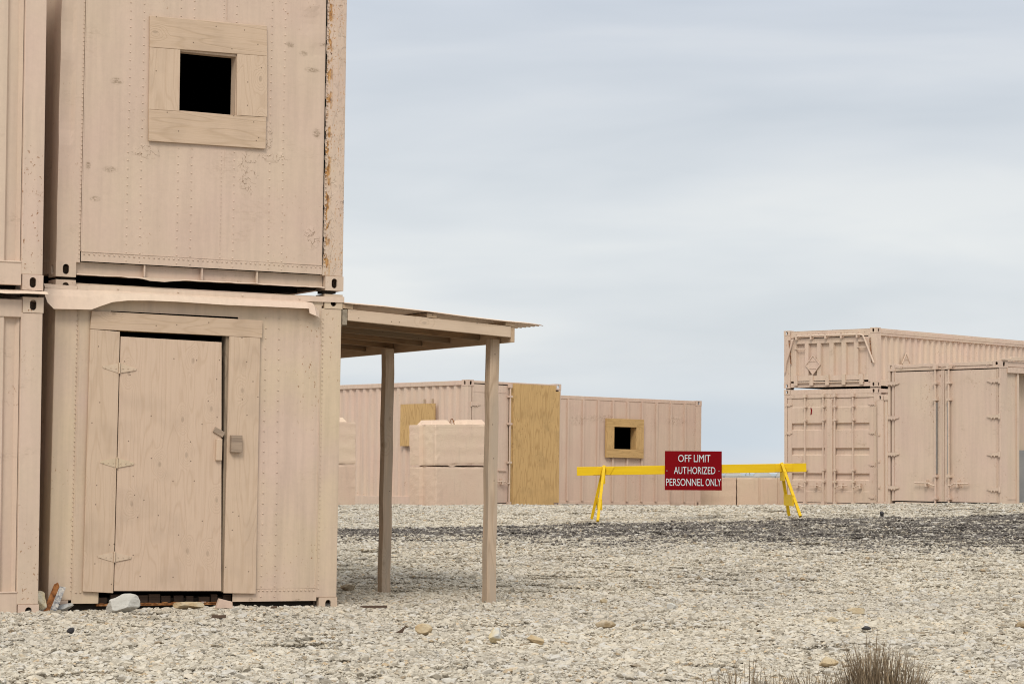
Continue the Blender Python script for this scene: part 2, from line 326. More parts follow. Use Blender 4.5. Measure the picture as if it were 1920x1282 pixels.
# ------------------------------------------------------------------ ground colour and stones share one colour law
def track_mask(s):
    """asphalt millings spread over part of the gravel: a place on the ground, irregular lower edge"""
    g = s.n('ShaderNodeNewGeometry'); sx = s.n('ShaderNodeSeparateXYZ'); s.lk(g.outputs['Position'], sx.inputs[0])
    x, y = sx.outputs[0], sx.outputs[1]
    far = s.math('MULTIPLY_ADD', x, 0.20, 34.15)                 # far edge
    near = s.math('MULTIPLY_ADD', x, -0.26, 30.9)
    mpp = s.n('ShaderNodeMapping'); s.lk(g.outputs['Position'], mpp.inputs[0]); mpp.inputs['Scale'].default_value = (0.30, 1.0, 0.0)
    n = s.noise(mpp.outputs[0], 1.1, 4, 0.6)
    n2 = s.math('MULTIPLY', s.math('SUBTRACT', n, 0.5), 5.0)
    mf = s.rng(s.math('SUBTRACT', s.math('MULTIPLY_ADD', n2, 0.12, far), y), 0.0, 0.35)
    mn = s.rng(s.math('SUBTRACT', y, s.math('ADD', near, n2)), -1.6, 1.3)
    band = s.rng(s.noise(mpp.outputs[0], 2.6, 4, 0.65), 0.38, 0.58, 0.45, 1.0)
    return s.math('MULTIPLY', s.math('MULTIPLY', mf, mn), band, clamp=True), g
def gravel_mat():
    s = NT('crushed_limestone')
    a = s.n('ShaderNodeAttribute', attribute_type='GEOMETRY', attribute_name='tone')
    sc = s.n('ShaderNodeSeparateColor'); s.lk(a.outputs['Color'], sc.inputs[0])
    col = s.ramp(sc.outputs[0], [(0.0, (0.25, 0.220, 0.178)), (0.16, (0.365, 0.325, 0.266)), (0.40, (0.455, 0.408, 0.338)), (0.66, (0.530, 0.478, 0.402)), (0.80, (0.47, 0.443, 0.405)), (0.93, (0.52, 0.448, 0.350)), (0.982, (0.46, 0.345, 0.22)), (1.0, (0.13, 0.12, 0.11))])
    msk, g = track_mask(s)
    dark = s.math('GREATER_THAN', s.math('MULTIPLY', msk, 0.92), sc.outputs[1])
    col = s.mix(dark, col, s.mix(sc.outputs[2], (0.070, 0.060, 0.054), (0.145, 0.126, 0.112)))
    col = s.mix(s.math('MULTIPLY', msk, 0.30), col, (0.16, 0.145, 0.135))
    v = s.n('ShaderNodeTexNoise'); s.lk(g.outputs['Position'], v.inputs['Vector']); v.inputs['Scale'].default_value = 90; v.inputs['Detail'].default_value = 3
    col = s.mix(1.0, col, s.ramp(v.outputs[0], [(0.3, 0.86), (0.7, 1.10)]), 'MULTIPLY')
    lg = s.n('ShaderNodeTexNoise'); s.lk(g.outputs['Position'], lg.inputs['Vector']); lg.inputs['Scale'].default_value = 0.6; lg.inputs['Detail'].default_value = 3
    col = s.mix(1.0, col, s.ramp(lg.outputs[0], [(0.35, (0.93, 0.93, 0.93)), (0.65, (1.04, 1.03, 1.0))]), 'MULTIPLY')
    return s.fin(col, 0.93, s.bump(v.outputs[0], 0.3, 0.004), spec=0.12)
M['gravel'] = gravel_mat()
def ground_mat():
    s = NT('gravel_bed')
    msk, g = track_mask(s)
    v = s.n('ShaderNodeTexVoronoi'); s.lk(g.outputs['Position'], v.inputs['Vector']); v.inputs['Scale'].default_value = 26
    sc = s.n('ShaderNodeSeparateColor'); s.lk(v.outputs['Color'], sc.inputs[0])
    col = s.ramp(sc.outputs[0], [(0.0, (0.25, 0.22, 0.18)), (0.5, (0.36, 0.325, 0.27)), (1.0, (0.43, 0.39, 0.325))])
    col = s.mix(s.math('GREATER_THAN', msk, sc.outputs[1]), col, (0.07, 0.065, 0.065))
    h = s.math('SUBTRACT', 1.0, v.outputs['Distance'])
    return s.fin(col, 0.95, s.bump(h, 0.8, 0.02), spec=0.1)
M['ground'] = ground_mat()

# ------------------------------------------------------------------ mesh helpers
class MB:
    def __init__(s): s.v = []; s.f = []
    def quad(s, a, b, c, d):
        i = len(s.v); s.v += [tuple(a), tuple(b), tuple(c), tuple(d)]; s.f.append((i, i + 1, i + 2, i + 3))
    def box(s, x0, x1, y0, y1, z0, z1, M_=None):
        i = len(s.v)
        p = [(x, y, z) for x in (x0, x1) for y in (y0, y1) for z in (z0, z1)]
        if M_ is not None: p = [tuple(M_ @ Vector(q)) for q in p]
        s.v += p
        for f in ((0, 1, 3, 2), (4, 6, 7, 5), (0, 4, 5, 1), (2, 3, 7, 6), (0, 2, 6, 4), (1, 5, 7, 3)): s.f.append(tuple(i + k for k in f))
        return s
    def prism(s, poly, y0, y1):          # poly: (x,z) points, extruded along y
        n = len(poly); i = len(s.v)
        s.v += [(x, y0, z) for x, z in poly] + [(x, y1, z) for x, z in poly]
        s.f.append(tuple(range(i, i + n))); s.f.append(tuple(range(i + 2 * n - 1, i + n - 1, -1)))
        for k in range(n): s.f.append((i + k, i + n + k, i + n + (k + 1) % n, i + (k + 1) % n))
        return s
    def bar(s, p0, p1, w, h, up=(0, 0, 1)):
        p0, p1 = Vector(p0), Vector(p1); d = (p1 - p0); L = d.length; d.normalize(); u = Vector(up)
        sd = d.cross(u).normalized(); u = sd.cross(d)
        m_ = Matrix((sd, d, u)).transposed().to_4x4(); m_.translation = p0
        return s.box(-w / 2, w / 2, 0, L, -h / 2, h / 2, m_)
    def tube(s, pts, r, n=8):
        pts = [Vector(p) for p in pts]; i0 = len(s.v)
        for k, p in enumerate(pts):
            d = (pts[min(k + 1, len(pts) - 1)] - pts[max(k - 1, 0)]).normalized()
            u = Vector((0, 0, 1)) if abs(d.z) < 0.9 else Vector((1, 0, 0))
            a = d.cross(u).normalized(); b = a.cross(d)
            for j in range(n):
                t = 2 * math.pi * j / n; s.v.append(tuple(p + (a * math.cos(t) + b * math.sin(t)) * r))
        for k in range(len(pts) - 1):
            for j in range(n):
                a = i0 + k * n + j; b = i0 + k * n + (j + 1) % n; s.f.append((a, b, b + n, a + n))
        s.f.append(tuple(i0 + j for j in range(n))[::-1]); e = i0 + (len(pts) - 1) * n; s.f.append(tuple(e + j for j in range(n)))
        return s
    def rivet(s, x, z, y=0.0, r=0.008, face='f'):
        i = len(s.v); n = 7
        for rr, dd in ((1.0, 0.0), (0.72, 0.55)):
            for j in range(n):
                t = 2 * math.pi * j / n; s.v.append((x + r * rr * math.cos(t), y - r * dd, z + r * rr * math.sin(t)))
        s.v.append((x, y - r * 0.75, z))
        for j in range(n):
            k = (j + 1) % n; s.f.append((i + j, i + k, i + n + k, i + n + j)); s.f.append((i + n + j, i + n + k, i + 2 * n))
        return s
    def grid(s, xs, zs, y0, t, hole=None, dent=None):
        """sheet with openings; front at y0 - dent(x,z), thickness t behind"""
        nx, nz = len(xs), len(zs); on = [[True] * (nz - 1) for _ in range(nx - 1)]
        if hole:
            for a in range(nx - 1):
                for b in range(nz - 1):
                    on[a][b] = not hole((xs[a] + xs[a + 1]) / 2, (zs[b] + zs[b + 1]) / 2)
        i = len(s.v); D = dent or (lambda x, z: 0.0)
        for x in xs:
            for z in zs: s.v.append((x, y0 + D(x, z), z))
        j = len(s.v)
        for x in xs:
            for z in zs: s.v.append((x, y0 + t + D(x, z), z))
        F = lambda a, b: i + a * nz + b
        B = lambda a, b: j + a * nz + b
        for a in range(nx - 1):
            for b in range(nz - 1):
                if not on[a][b]: continue
                s.f.append((F(a, b), F(a + 1, b), F(a + 1, b + 1), F(a, b + 1)))
                s.f.append((B(a, b + 1), B(a + 1, b + 1), B(a + 1, b), B(a, b)))
                if a == 0 or not on[a - 1][b]: s.f.append((F(a, b), F(a, b + 1), B(a, b + 1), B(a, b)))
                if a == nx - 2 or not on[a + 1][b]: s.f.append((F(a + 1, b), B(a + 1, b), B(a + 1, b + 1), F(a + 1, b + 1)))
                if b == 0 or not on[a][b - 1]: s.f.append((F(a, b), B(a, b), B(a + 1, b), F(a + 1, b)))
                if b == nz - 2 or not on[a][b + 1]: s.f.append((F(a, b + 1), F(a + 1, b + 1), B(a + 1, b + 1), B(a, b + 1)))
        return s
    def build(s, name, mat, parent=None, bevel=0.0, smooth=False, extra=None):
        me = bpy.data.meshes.new(name); me.from_pydata(s.v, [], s.f)
        bm = bmesh.new(); bm.from_mesh(me)
        if not getattr(s, 'keep', False): bmesh.ops.recalc_face_normals(bm, faces=bm.faces)
        bm.to_mesh(me); bm.free()
        me.materials.append(mat)
        if smooth:
            for p in me.polygons: p.use_smooth = True
        o = bpy.data.objects.new(name, me); COL.objects.link(o)
        if parent is not None: o.parent = parent
        if bevel:
            b = o.modifiers.new('bevel', 'BEVEL'); b.width = bevel; b.segments = 2; b.limit_method = 'ANGLE'; b.angle_limit = R(40)
        return o
def tag(o, label=None, cat=None, group=None, kind=None):
    if label: o['label'] = label
    if cat: o['category'] = cat
    if group: o['group'] = group
    if kind: o['kind'] = kind
    return o
def empty(name, loc, yaw=0.0, tilt=0.0):
    o = bpy.data.objects.new(name, None); o.empty_display_size = 0.3; COL.objects.link(o)
    o.location = loc; o.rotation_euler = (0, tilt, yaw); return o
def lin(a, b, step, extra=()):
    n = max(1, int(round((b - a) / step))); xs = [a + (b - a) * k / n for k in range(n + 1)]
    for e_ in extra:
        if a < e_ < b:
            k = min(range(len(xs)), key=lambda q: abs(xs[q] - e_) if 0 < q < len(xs) - 1 else 9)
            if 0 < k < len(xs) - 1: xs[k] = e_
    return sorted(set(xs))
def dents(seed, amp=0.008, n=14, x=(0, 2.4), z=(0, 2.5), big=()):
    rg = random.Random(seed); L = [(rg.uniform(*x), rg.uniform(*z), rg.uniform(.08, .35), rg.uniform(-1, 1) * amp) for _ in range(n)] + list(big)
    def f(px, pz):
        d = 0.0
        for cx, cz, r_, a_ in L:
            q = ((px - cx) ** 2 + (pz - cz) ** 2) / (r_ * r_)
            if q < 6: d += a_ * math.exp(-q)
        return d
    return f

# ------------------------------------------------------------------ terrain
YK = [-30, 10, 15, 18.4, 19.9, 22.3, 25, 35, 38.6, 40.5, 44, 47.6, 56, 70, 100, 130]
ZK = [-1.15, -1.14, -1.115, -1.10, -1.118, -1.125, -1.045, -.715, -.597, -.592, -.628, -.676, -.79, -.90, -1.25, -1.85]
def zg(x, Y):
    z = float(np.interp(Y, YK, ZK))
    z += -.010 * (max(-8, min(8, x)) + 1) * float(np.interp(Y, [16, 24], [1, 0])) + .018 * (max(-8, min(10, x)) - 1.3) * float(np.interp(Y, [26, 34, 39, 44], [0, 1, 1, 0]))
    if Y < 70: z += 0.006 * (math.sin(x * 1.7 + Y * .9) + math.sin(x * .8 - Y * 1.3 + 2))
    return z
def ground():
    ys = list(np.arange(-30, 8, 2.0)) + list(np.arange(8, 62, 0.5)) + [64, 68, 74, 82, 92, 105, 120, 140, 200]
    xs = [-900, -300, -120, -60, -35, -24] + list(np.arange(-18, 18.1, 0.5)) + [24, 35, 60, 120, 300, 900]
    mb = MB(); n = len(xs)
    for y in ys:
        for x in xs: mb.v.append((x, y, zg(x, y)))
    for j in range(len(ys) - 1):
        for i in range(n - 1): a = j * n + i; mb.f.append((a, a + 1, a + n + 1, a + n))
    o = mb.build('ground', M['ground'], smooth=True); tag(o, kind='structure')
    s = NT('lake_water'); s.fin((0.16, 0.20, 0.22), 0.25, s.bump(s.noise(s.obj((1, 0.3, 1)), 0.8, 4), 0.25, 0.2), spec=0.5)
    w = MB(); w.quad((-4000, 110, -1.5), (4000, 110, -1.5), (6000, 8000, -1.5), (-6000, 8000, -1.5)); tag(w.build('lake', s.m), kind='structure')
ground()

# ------------------------------------------------------------------ gravel: patches of real stones set over the ground
def stone_patch(seed, n=1080, half=0.27):
    rg = np.random.RandomState(seed)
    bm = bmesh.new(); bmesh.ops.create_icosphere(bm, subdivisions=1, radius=1.0); base1 = np.array([v.co[:] for v in bm.verts]); f1 = np.array([[v.index for v in f.verts] for f in bm.faces]); bm.free()
    bm = bmesh.new(); bmesh.ops.create_icosphere(bm, subdivisions=2, radius=1.0); base2 = np.array([v.co[:] for v in bm.verts]); f2 = np.array([[v.index for v in f.verts] for f in bm.faces]); bm.free()
    V = []; F = []; T = []; off = 0
    for k in range(n):
        r_ = min(0.034, 0.0070 * math.exp(rg.randn() * 0.52) + 0.0016)
        b, f = (base2, f2) if r_ > 0.018 else (base1, f1)
        p = b * (1 + 0.16 * rg.randn(len(b), 1))
        for _ in range(5):                                    # broken faces
            nrm = rg.randn(3); nrm /= np.linalg.norm(nrm); d = rg.uniform(0.45, 0.8)
            h_ = p @ nrm; p = p - np.outer(np.clip(h_ - d, 0, None), nrm)
        p = p * np.array([1.0, rg.uniform(.6, .95), rg.uniform(.30, .58)]) * r_ * 1.2
        a, t1, t2 = rg.uniform(0, 6.28), rg.randn() * .28, rg.randn() * .28
        Rm = np.array(Matrix.Rotation(a, 3, 'Z') @ Matrix.Rotation(t1, 3, 'X') @ Matrix.Rotation(t2, 3, 'Y'))
        p = p @ Rm.T
        rad = half * math.sqrt(rg.rand()) * 1.12; th = rg.uniform(0, 6.28)
        p = p + np.array([rad * math.cos(th), rad * math.sin(th), rg.uniform(-0.005, 0.010) + r_ * .2])
        V.append(p); F.append(f + off); off += len(p)
        T.append(np.tile([rg.rand(), rg.rand(), rg.rand(), 1.0], (len(p), 1)))
    V = np.concatenate(V); F = np.concatenate(F); T = np.concatenate(T)
    me = bpy.data.meshes.new('stone_patch'); me.from_pydata(V.tolist(), [], F.tolist())
    at = me.attributes.new('tone', 'FLOAT_COLOR', 'POINT'); at.data.foreach_set('color', T.astype(np.float32).ravel())
    me.materials.append(M['gravel'])
    return bpy.data.objects.new('stone_patch', me)
def gravel():
    pc = bpy.data.collections.new('stone_patches')
    NV = 9
    for k in range(NV): pc.objects.link(stone_patch(100 + k))
    rg = np.random.RandomState(5); pts = []; rot = []; idx = []; scl = []
    y = 8.5
    while y < 59.5:
        st = 0.27 if y < 46 else 0.30
        hw = 0.218 * y + 3.0
        x = -hw + rg.rand() * st
        while x < hw:
            px, py = x + rg.uniform(-.07, .07), y + rg.uniform(-.07, .07)
            pts.append((px, py, zg(px, py) - 0.012)); rot.append((rg.randn() * .03, rg.randn() * .03, rg.uniform(0, 6.283)))
            idx.append(rg.randint(NV)); scl.append(rg.uniform(.9, 1.15)); x += st
        y += st
    me = bpy.data.meshes.new('gravel'); me.from_pydata(pts, [], [])
    for nm_, tp, arr, key in (('rot', 'FLOAT_VECTOR', rot, 'vector'), ('idx', 'INT', idx, 'value'), ('scl', 'FLOAT', scl, 'value')):
        a = me.attributes.new(nm_, tp, 'POINT'); a.data.foreach_set(key, np.array(arr, dtype=np.int32 if tp == 'INT' else np.float32).ravel())
    o = bpy.data.objects.new('gravel', me); COL.objects.link(o); tag(o, kind='stuff')
    me.materials.append(M['gravel'])
    ng = bpy.data.node_groups.new('scatter_gravel', 'GeometryNodeTree')
    ng.interface.new_socket('Geometry', in_out='INPUT', socket_type='NodeSocketGeometry'); ng.interface.new_socket('Geometry', in_out='OUTPUT', socket_type='NodeSocketGeometry')
    N = ng.nodes.new; gi = N('NodeGroupInput'); go = N('NodeGroupOutput'); iop = N('GeometryNodeInstanceOnPoints'); ci = N('GeometryNodeCollectionInfo')
    ci.inputs['Collection'].default_value = pc; ci.inputs['Separate Children'].default_value = True; ci.inputs['Reset Children'].default_value = True
    def na(name, t): a = N('GeometryNodeInputNamedAttribute'); a.data_type = t; a.inputs['Name'].default_value = name; return a.outputs[0]
    L = ng.links.new
    L(gi.outputs[0], iop.inputs['Points']); L(ci.outputs[0], iop.inputs['Instance']); iop.inputs['Pick Instance'].default_value = True
    L(na('idx', 'INT'), iop.inputs['Instance Index']); e2r = N('FunctionNodeEulerToRotation'); L(na('rot', 'FLOAT_VECTOR'), e2r.inputs[0]); L(e2r.outputs[0], iop.inputs['Rotation'])
    L(na('scl', 'FLOAT'), iop.inputs['Scale']); L(iop.outputs[0], go.inputs[0])
    md = o.modifiers.new('scatter', 'NODES'); md.node_group = ng
gravel()

# ------------------------------------------------------------------ container pieces
def casting(parent, x, y, z, sx=1, sy=1, mat=None, w=.162, d=.178, h=.118, top_hole=False):
    """ISO corner casting: hollow block with oval holes in its end and side faces. x,y,z = outer corner, sx/sy point inwards"""
    mb = MB(); x0, x1 = (x, x + w) if sx > 0 else (x - w, x); y0, y1 = (y, y + d) if sy > 0 else (y - d, y); z0, z1 = z, z + h
    cx, cy, cz = (x0 + x1) / 2, (y0 + y1) / 2, (z0 + z1) / 2
    def face(P, hw, hh, rw, rh, inn):                         # P(u,v,w): local plane -> space
        n = 20; o_, i_ = [], []
        for k in range(n):
            t = 2 * math.pi * (k + .5) / n; c_, s2 = math.cos(t), math.sin(t)
            q = max(abs(c_) / hw, abs(s2) / hh); o_.append((c_ / q, s2 / q))
            i_.append((rw * c_, (rh - rw) * (1 if s2 > 0 else -1) + rw * s2) if rh > rw else (rw * c_, rh * s2))
        b = len(mb.v)
        for u, v in o_: mb.v.append(P(u, v, 0))
        for u, v in i_: mb.v.append(P(u, v, 0))
        for u, v in i_: mb.v.append(P(u, v, inn))
        for k in range(n):
            l = (k + 1) % n
            mb.f.append((b + k, b + l, b + n + l, b + n + k)); mb.f.append((b + n + k, b + n + l, b + 2 * n + l, b + 2 * n + k))
        for su in (-1, 1):                                     # fill corners
            for sv in (-1, 1):
                best = sorted(range(n), key=lambda k: (o_[k][0] - su * hw) ** 2 + (o_[k][1] - sv * hh) ** 2)[:2]
                mb.v.append(P(su * hw, sv * hh, 0)); mb.f.append((b + best[0], b + best[1], len(mb.v) - 1))
    hw, hh, hd = w / 2, h / 2, d / 2
    for yy, s_y in ((y0, 1), (y1, -1)): face(lambda u, v, q, yy=yy, s_y=s_y: (cx + u, yy + s_y * q, cz + v), hw, hh, .026, .040, .014)
    for xx, s_x in ((x0, 1), (x1, -1)): face(lambda u, v, q, xx=xx, s_x=s_x: (xx + s_x * q, cy + u, cz + v), hd, hh, .026, .040, .014)
    mb.quad((x0, y0, z0), (x1, y0, z0), (x1, y1, z0), (x0, y1, z0)); mb.quad((x0, y0, z1), (x1, y0, z1), (x1, y1, z1), (x0, y1, z1))
    mb.keep = True
    return mb.build('corner_casting', mat or M['paint'], parent)
def castings(root, W, H, L, mat, h=.118):
    for x, sx in ((0, 1), (W, -1)):
        for y, sy in ((-.004, 1), (L, -1)):
            for z in (0, H - h): casting(root, x + (-.003 if sx > 0 else .003), y, z, sx, sy, mat, h=h)
def corrug(mb, axis, a0, a1, z0, z1, face, depth, sgn, pitch=.26, skip=None, flat=.30):
    """trapezoid-profile sheet; axis 'y' runs along the length at x=face; sgn = outward direction"""
    pts = []; a = a0; 
    while a < a1 - 1e-4:
        for fr, lv in ((0, 0), (flat, 0), (.5, 1), (.5 + flat, 1)):
            q = a + fr * pitch
            if q < a1: pts.append((q, lv))
        a += pitch
    pts.append((a1, pts[-1][1]))
    for (p, l0), (q, l1) in zip(pts[:-1], pts[1:]):
        f0, f1 = face - sgn * depth * l0, face - sgn * depth * l1
        zz = [(z0, z1)]
        if skip and skip[0] < (p + q) / 2 < skip[1]: zz = [(z0, skip[2]), (skip[3], z1)]
        for za, zb in zz:
            if axis == 'y': mb.quad((f0, p, za), (f1, q, za), (f1, q, zb), (f0, p, zb))
            else: mb.quad((p, f0, za), (q, f1, za), (q, f1, zb), (p, f0, zb))
    return mb
def shell(root, W, H, L, mat, side='flat', rail=.06, toprail=.10, post=.15, base=.0, sides=(True, True), back=True, botrail=.14, lift=0.03, pitch=.26, front_rail=True):
    """frame, long sides, roof, floor and back wall of a container; the front end is made by the caller"""
    fr = MB(); c = .118
    for x0, x1 in ((0.002, post), (W - post, W - 0.002)):
        fr.box(x0, x1, L - .17, L - .004, c, H - c)
    for x0, x1 in ((0.004, rail), (W - rail, W - 0.004)):
        fr.box(x0, x1, .176, L - .176, H - toprail, H - .014); fr.box(x0, x1, .176, L - .176, lift, botrail)
    fr.box(.16, W - .16, L - .06, L - .006, H - .1, H - .012); fr.box(.16, W - .16, L - .06, L - .006, lift, .14)
    fr.build('frame', mat, root, 0.004)
    for (x, sg, on) in ((rail * .35, -1, sides[0]), (W - rail * .35, 1, sides[1])):
        if not on: continue
        m_ = MB()
        if side == 'corrug': corrug(m_, 'y', .15, L - .15, botrail - .01, H - toprail + .01, x, .036, sg, pitch)
        else: m_.box(x - .004, x + .004, .05, L - .15, botrail - .01, H - toprail + .01)
        m_.build('side_wall', mat, root)
    m_ = MB(); m_.box(.03, W - .03, .03, L - .03, H - .028, H - .018); m_.build('roof', mat, root)
    m_ = MB(); m_.box(.05, W - .05, .07, L - .05, .10, .125)
    for k in range(int(L / .5)): m_.box(.06, W - .06, .3 + k * .5, .345 + k * .5, .0 + lift, .099)
    m_.build('floor', M['underside'], root)
    if back:
        m_ = MB(); m_.box(.1, W - .1, L - .035, L - .025, .12, H - .09); m_.build('back_wall', mat, root)
def shade_liner(root, W, H, L):  # added black inner box: paints the interior shade behind doors and windows
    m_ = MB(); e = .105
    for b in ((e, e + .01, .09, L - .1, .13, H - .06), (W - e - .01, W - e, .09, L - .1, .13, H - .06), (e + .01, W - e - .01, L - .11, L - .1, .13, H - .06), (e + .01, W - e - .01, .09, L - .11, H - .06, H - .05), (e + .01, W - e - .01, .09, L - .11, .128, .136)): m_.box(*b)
    m_.build('shade_liner', M['dark'], root)
def quadboard(name, poly, y0, y1, mat, parent, bevel=.003): return MB().prism(poly, y0, y1).build(name, mat, parent, bevel)

W8 = 2.438
# ------------------------------------------------------------------ near lower container (plywood door)
def near_lower():
    H, L, W = 2.591, 6.058, W8
    r = empty('shipping_container', (-3.5546, 18.646, -1.1214), .5055, .0102)
    tag(r, 'sand painted container with a plywood door, bottom of the near two-high stack beside the canopy', 'shipping container', 'sand painted shipping containers')
    shell(r, W, H, L, M['paint_lower'], post=.15, toprail=.08)
    castings(r, W, H, L, M['paint_lower'])
    p = MB()
    p.box(.001, .19, .001, .17, .118, H - .118); p.box(W - .19, W - .001, .001, .17, .118, H - .118)
    p.box(.165, W - .165, .004, .06, H - .10, H - .03)
    p.build('corner_post', M['paint_lower'], r, .006)
    hole = lambda x, z: (.45 < x < 1.50 and z < 2.366 and z > .18) or (.403 < x < 1.523 and z < .185)
    xs = sorted(set(lin(.185, W - .185, .05, (.403, .45, 1.50, 1.523)))); zs = sorted(set(lin(.092, H - .095, .06, (.18, 2.366))))
    big = [(2.05, 1.5, .28, .010), (1.95, .8, .5, -.008), (.35, 1.2, .3, .006), (2.1, 2.2, .25, .01)]
    dn = dents(3, .004, 14, big=big); m_ = MB(); m_.grid(xs, zs, -.003, .006, hole, lambda x, z: dn(x, z) * min(1, 6 * min(x - .185, W - .185 - x)))
    for x in (.18, W - .168):
        z = .19
        while z < 2.42: m_.rivet(x, z, -.001, .0062); z += .036
    for x in (1.765, 1.882):
        z = .13
        while z < 2.40: m_.rivet(x, z, -.004 + dn(x, z), .0070); z += .083
    x = 1.56
    while x < 2.25: m_.rivet(x, .178, -.004 + dn(x, .178), .0085); x += .037
    for x in (.22, .255, .36): m_.rivet(x, .178, -.004, .0085)
    m_.box(.192, .198, -.006, .0, .205, 2.45); m_.box(2.246, 2.252, -.006, .0, .19, 2.45); m_.box(1.53, 2.25, -.007, -.002, .193, .198)
    m_.build('end_wall', M['paint_lower'], r)
    # rotten sill below the door
    s = MB(); s.box(.20, W - .20, .055, .09, .005, .088); s.build('floor_beam', M['underside'], r)
    s = MB(); s.box(.395, 1.53, .012, .05, .070, .086)
    rg = random.Random(4); x = .42
    while x < 1.52: s.box(x, x + .02 + rg.random() * .05, .004, .05, .086, .089 + rg.random() * .007); x += .075
    s.build('rusty_sill', M['rust'], r)
    s = MB(); x = .42
    while x < 1.5: s.box(x, x + .05 + rg.random() * .05, .06, .09, .088, .13 + rg.random() * .03); x += .105
    s.build('floor_planks', M['scrap'], r)
    shade_liner(r, W, H, L)
    # timber door frame
    y0, y1 = -.030, -.010
    quadboard('header_board', [(.276, 2.216), (1.722, 2.2065), (1.724, 2.347), (.286, 2.358)], y0, y1, M['board_h'], r)
    quadboard('jamb_board', [(.267, .186), (.514, .171), (.519, 2.2045), (.277, 2.214)], y0, y1, M['board_v'], r)
    quadboard('jamb_board', [(1.435, .162), (1.711, .155), (1.706, 2.2045), (1.44, 2.2060)], y0, y1, M['board_v'], r)
    quadboard('jamb_stud', [(1.424, .17), (1.468, .17), (1.468, 2.21), (1.416, 2.21)], -.009, .085, M['stud'], r)
    quadboard('jamb_stud', [(.45, .19), (.505, .19), (.505, 2.21), (.45, 2.21)], -.008, .085, M['stud'], r)
    quadboard('head_stud', [(.51, 2.212), (1.399, 2.212), (1.399, 2.26), (.51, 2.26)], -.008, .07, M['ply_raw_h'], r)
    d = quadboard('plywood_door', [(.522, .187), (1.416, .179), (1.374, 2.157), (.528, 2.168)], -.026, -.011, M['door_ply'], r, .002)
    tag(d, 'tan painted plywood door hanging slightly crooked')
    for z, x in ((1.921, .520), (1.183, .518), (.452, .516)):
        hb = MB(); y = -.030
        hb.prism([(x - .140, z + .010), (x - .135, z - .004), (x - .02, z - .036), (x - .012, z - .036), (x - .012, z + .034), (x - .02, z + .034)], y - .0035, y - .0005)
        hb.prism([(x + .140, z + .002), (x + .135, z - .014), (x + .02, z - .036), (x + .012, z - .036), (x + .012, z + .034), (x + .02, z + .034)], y - .0035, y + .0030)
        hb.tube([(x, y - .005, z - .042), (x, y - .005, z + .042)], .008, 10)
        for dx in (-.115, -.07, -.03, .03, .07, .115): hb.rivet(x + dx, z - .003, y - .0045, .0055)
        hb.build('hinge', M['paint_lower'], d)
    k = MB(); k.box(1.338, 1.388, -.052, -.027, 1.215, 1.385); k.build('pull_block', M['board_v'], d, .003)
    k = MB(); k.bar((1.322, -.033, 1.462), (1.405, -.033, 1.418), .012, .045, (0, 0, 1)); k.build('latch_stick', M['latch'], d, .002)
    k = MB(); k.box(1.458, 1.552, -.070, -.031, 1.281, 1.418); k.build('latch_block', M['latch'], r, .003)
    # bent strip of sheet metal over the doorway
    pts = [(-.09, 2.520, 2.40), (-.039, 2.525, 2.354), (.10, 2.523, 2.358), (.261, 2.522, 2.362), (.34, 2.522, 2.395), (.429, 2.523, 2.428), (.55, 2.523, 2.446), (.75, 2.523, 2.455), (.981, 2.522, 2.457), (1.39, 2.522, 2.452), (1.75, 2.520, 2.456), (2.103, 2.520, 2.457), (2.11, 2.520, 2.420), (2.17, 2.510, 2.400), (2.215, 2.46, 2.386)]
    m_ = MB(); n = len(pts)
    rg = random.Random(8)
    for i, (x, zt, zb) in enumerate(pts):
        o_ = -.085 if i < n - 1 else -.05
        if 3 < i < 9: o_ = -.095
        m_.v += [(x, -.008, zt), (x + (-.02 if i == 0 else 0), (-.008 + o_) * .55, (zt + zb) / 2 + .018), (x, o_, zb)]
    for i in range(n - 1):
        a = i * 3
        for k2 in (0, 1): m_.f.append((a + k2, a + 3 + k2, a + 4 + k2, a + 1 + k2))
    b = len(m_.v)
    up = [(.175, 2.548), (.30, 2.562), (.8, 2.560), (1.4, 2.560), (2.0, 2.562), (2.452, 2.575)]
    for x, z in up: m_.v += [(x, -.010, z), (x, -.012, 2.518 if x < 2.3 else 2.528)]
    for i in range(len(up) - 1): a = b + i * 2; m_.f.append((a, a + 2, a + 3, a + 1))
    b = len(m_.v); m_.v += [(-.10, -.012, 2.552), (.17, -.014, 2.545), (.165, -.014, 2.516), (-.09, -.016, 2.518)]; m_.f.append((b, b + 1, b + 2, b + 3))
    o = m_.build('bent_flashing', M['paint_roof'], r); sd = o.modifiers.new('thick', 'SOLIDIFY'); sd.thickness = .0025; sd.offset = 0
    for x in (.5, 1.0, 1.55, 2.05): MB().rivet(x, 2.54, -.013, .009).build('screw', M['paint_roof'], o)
    return r

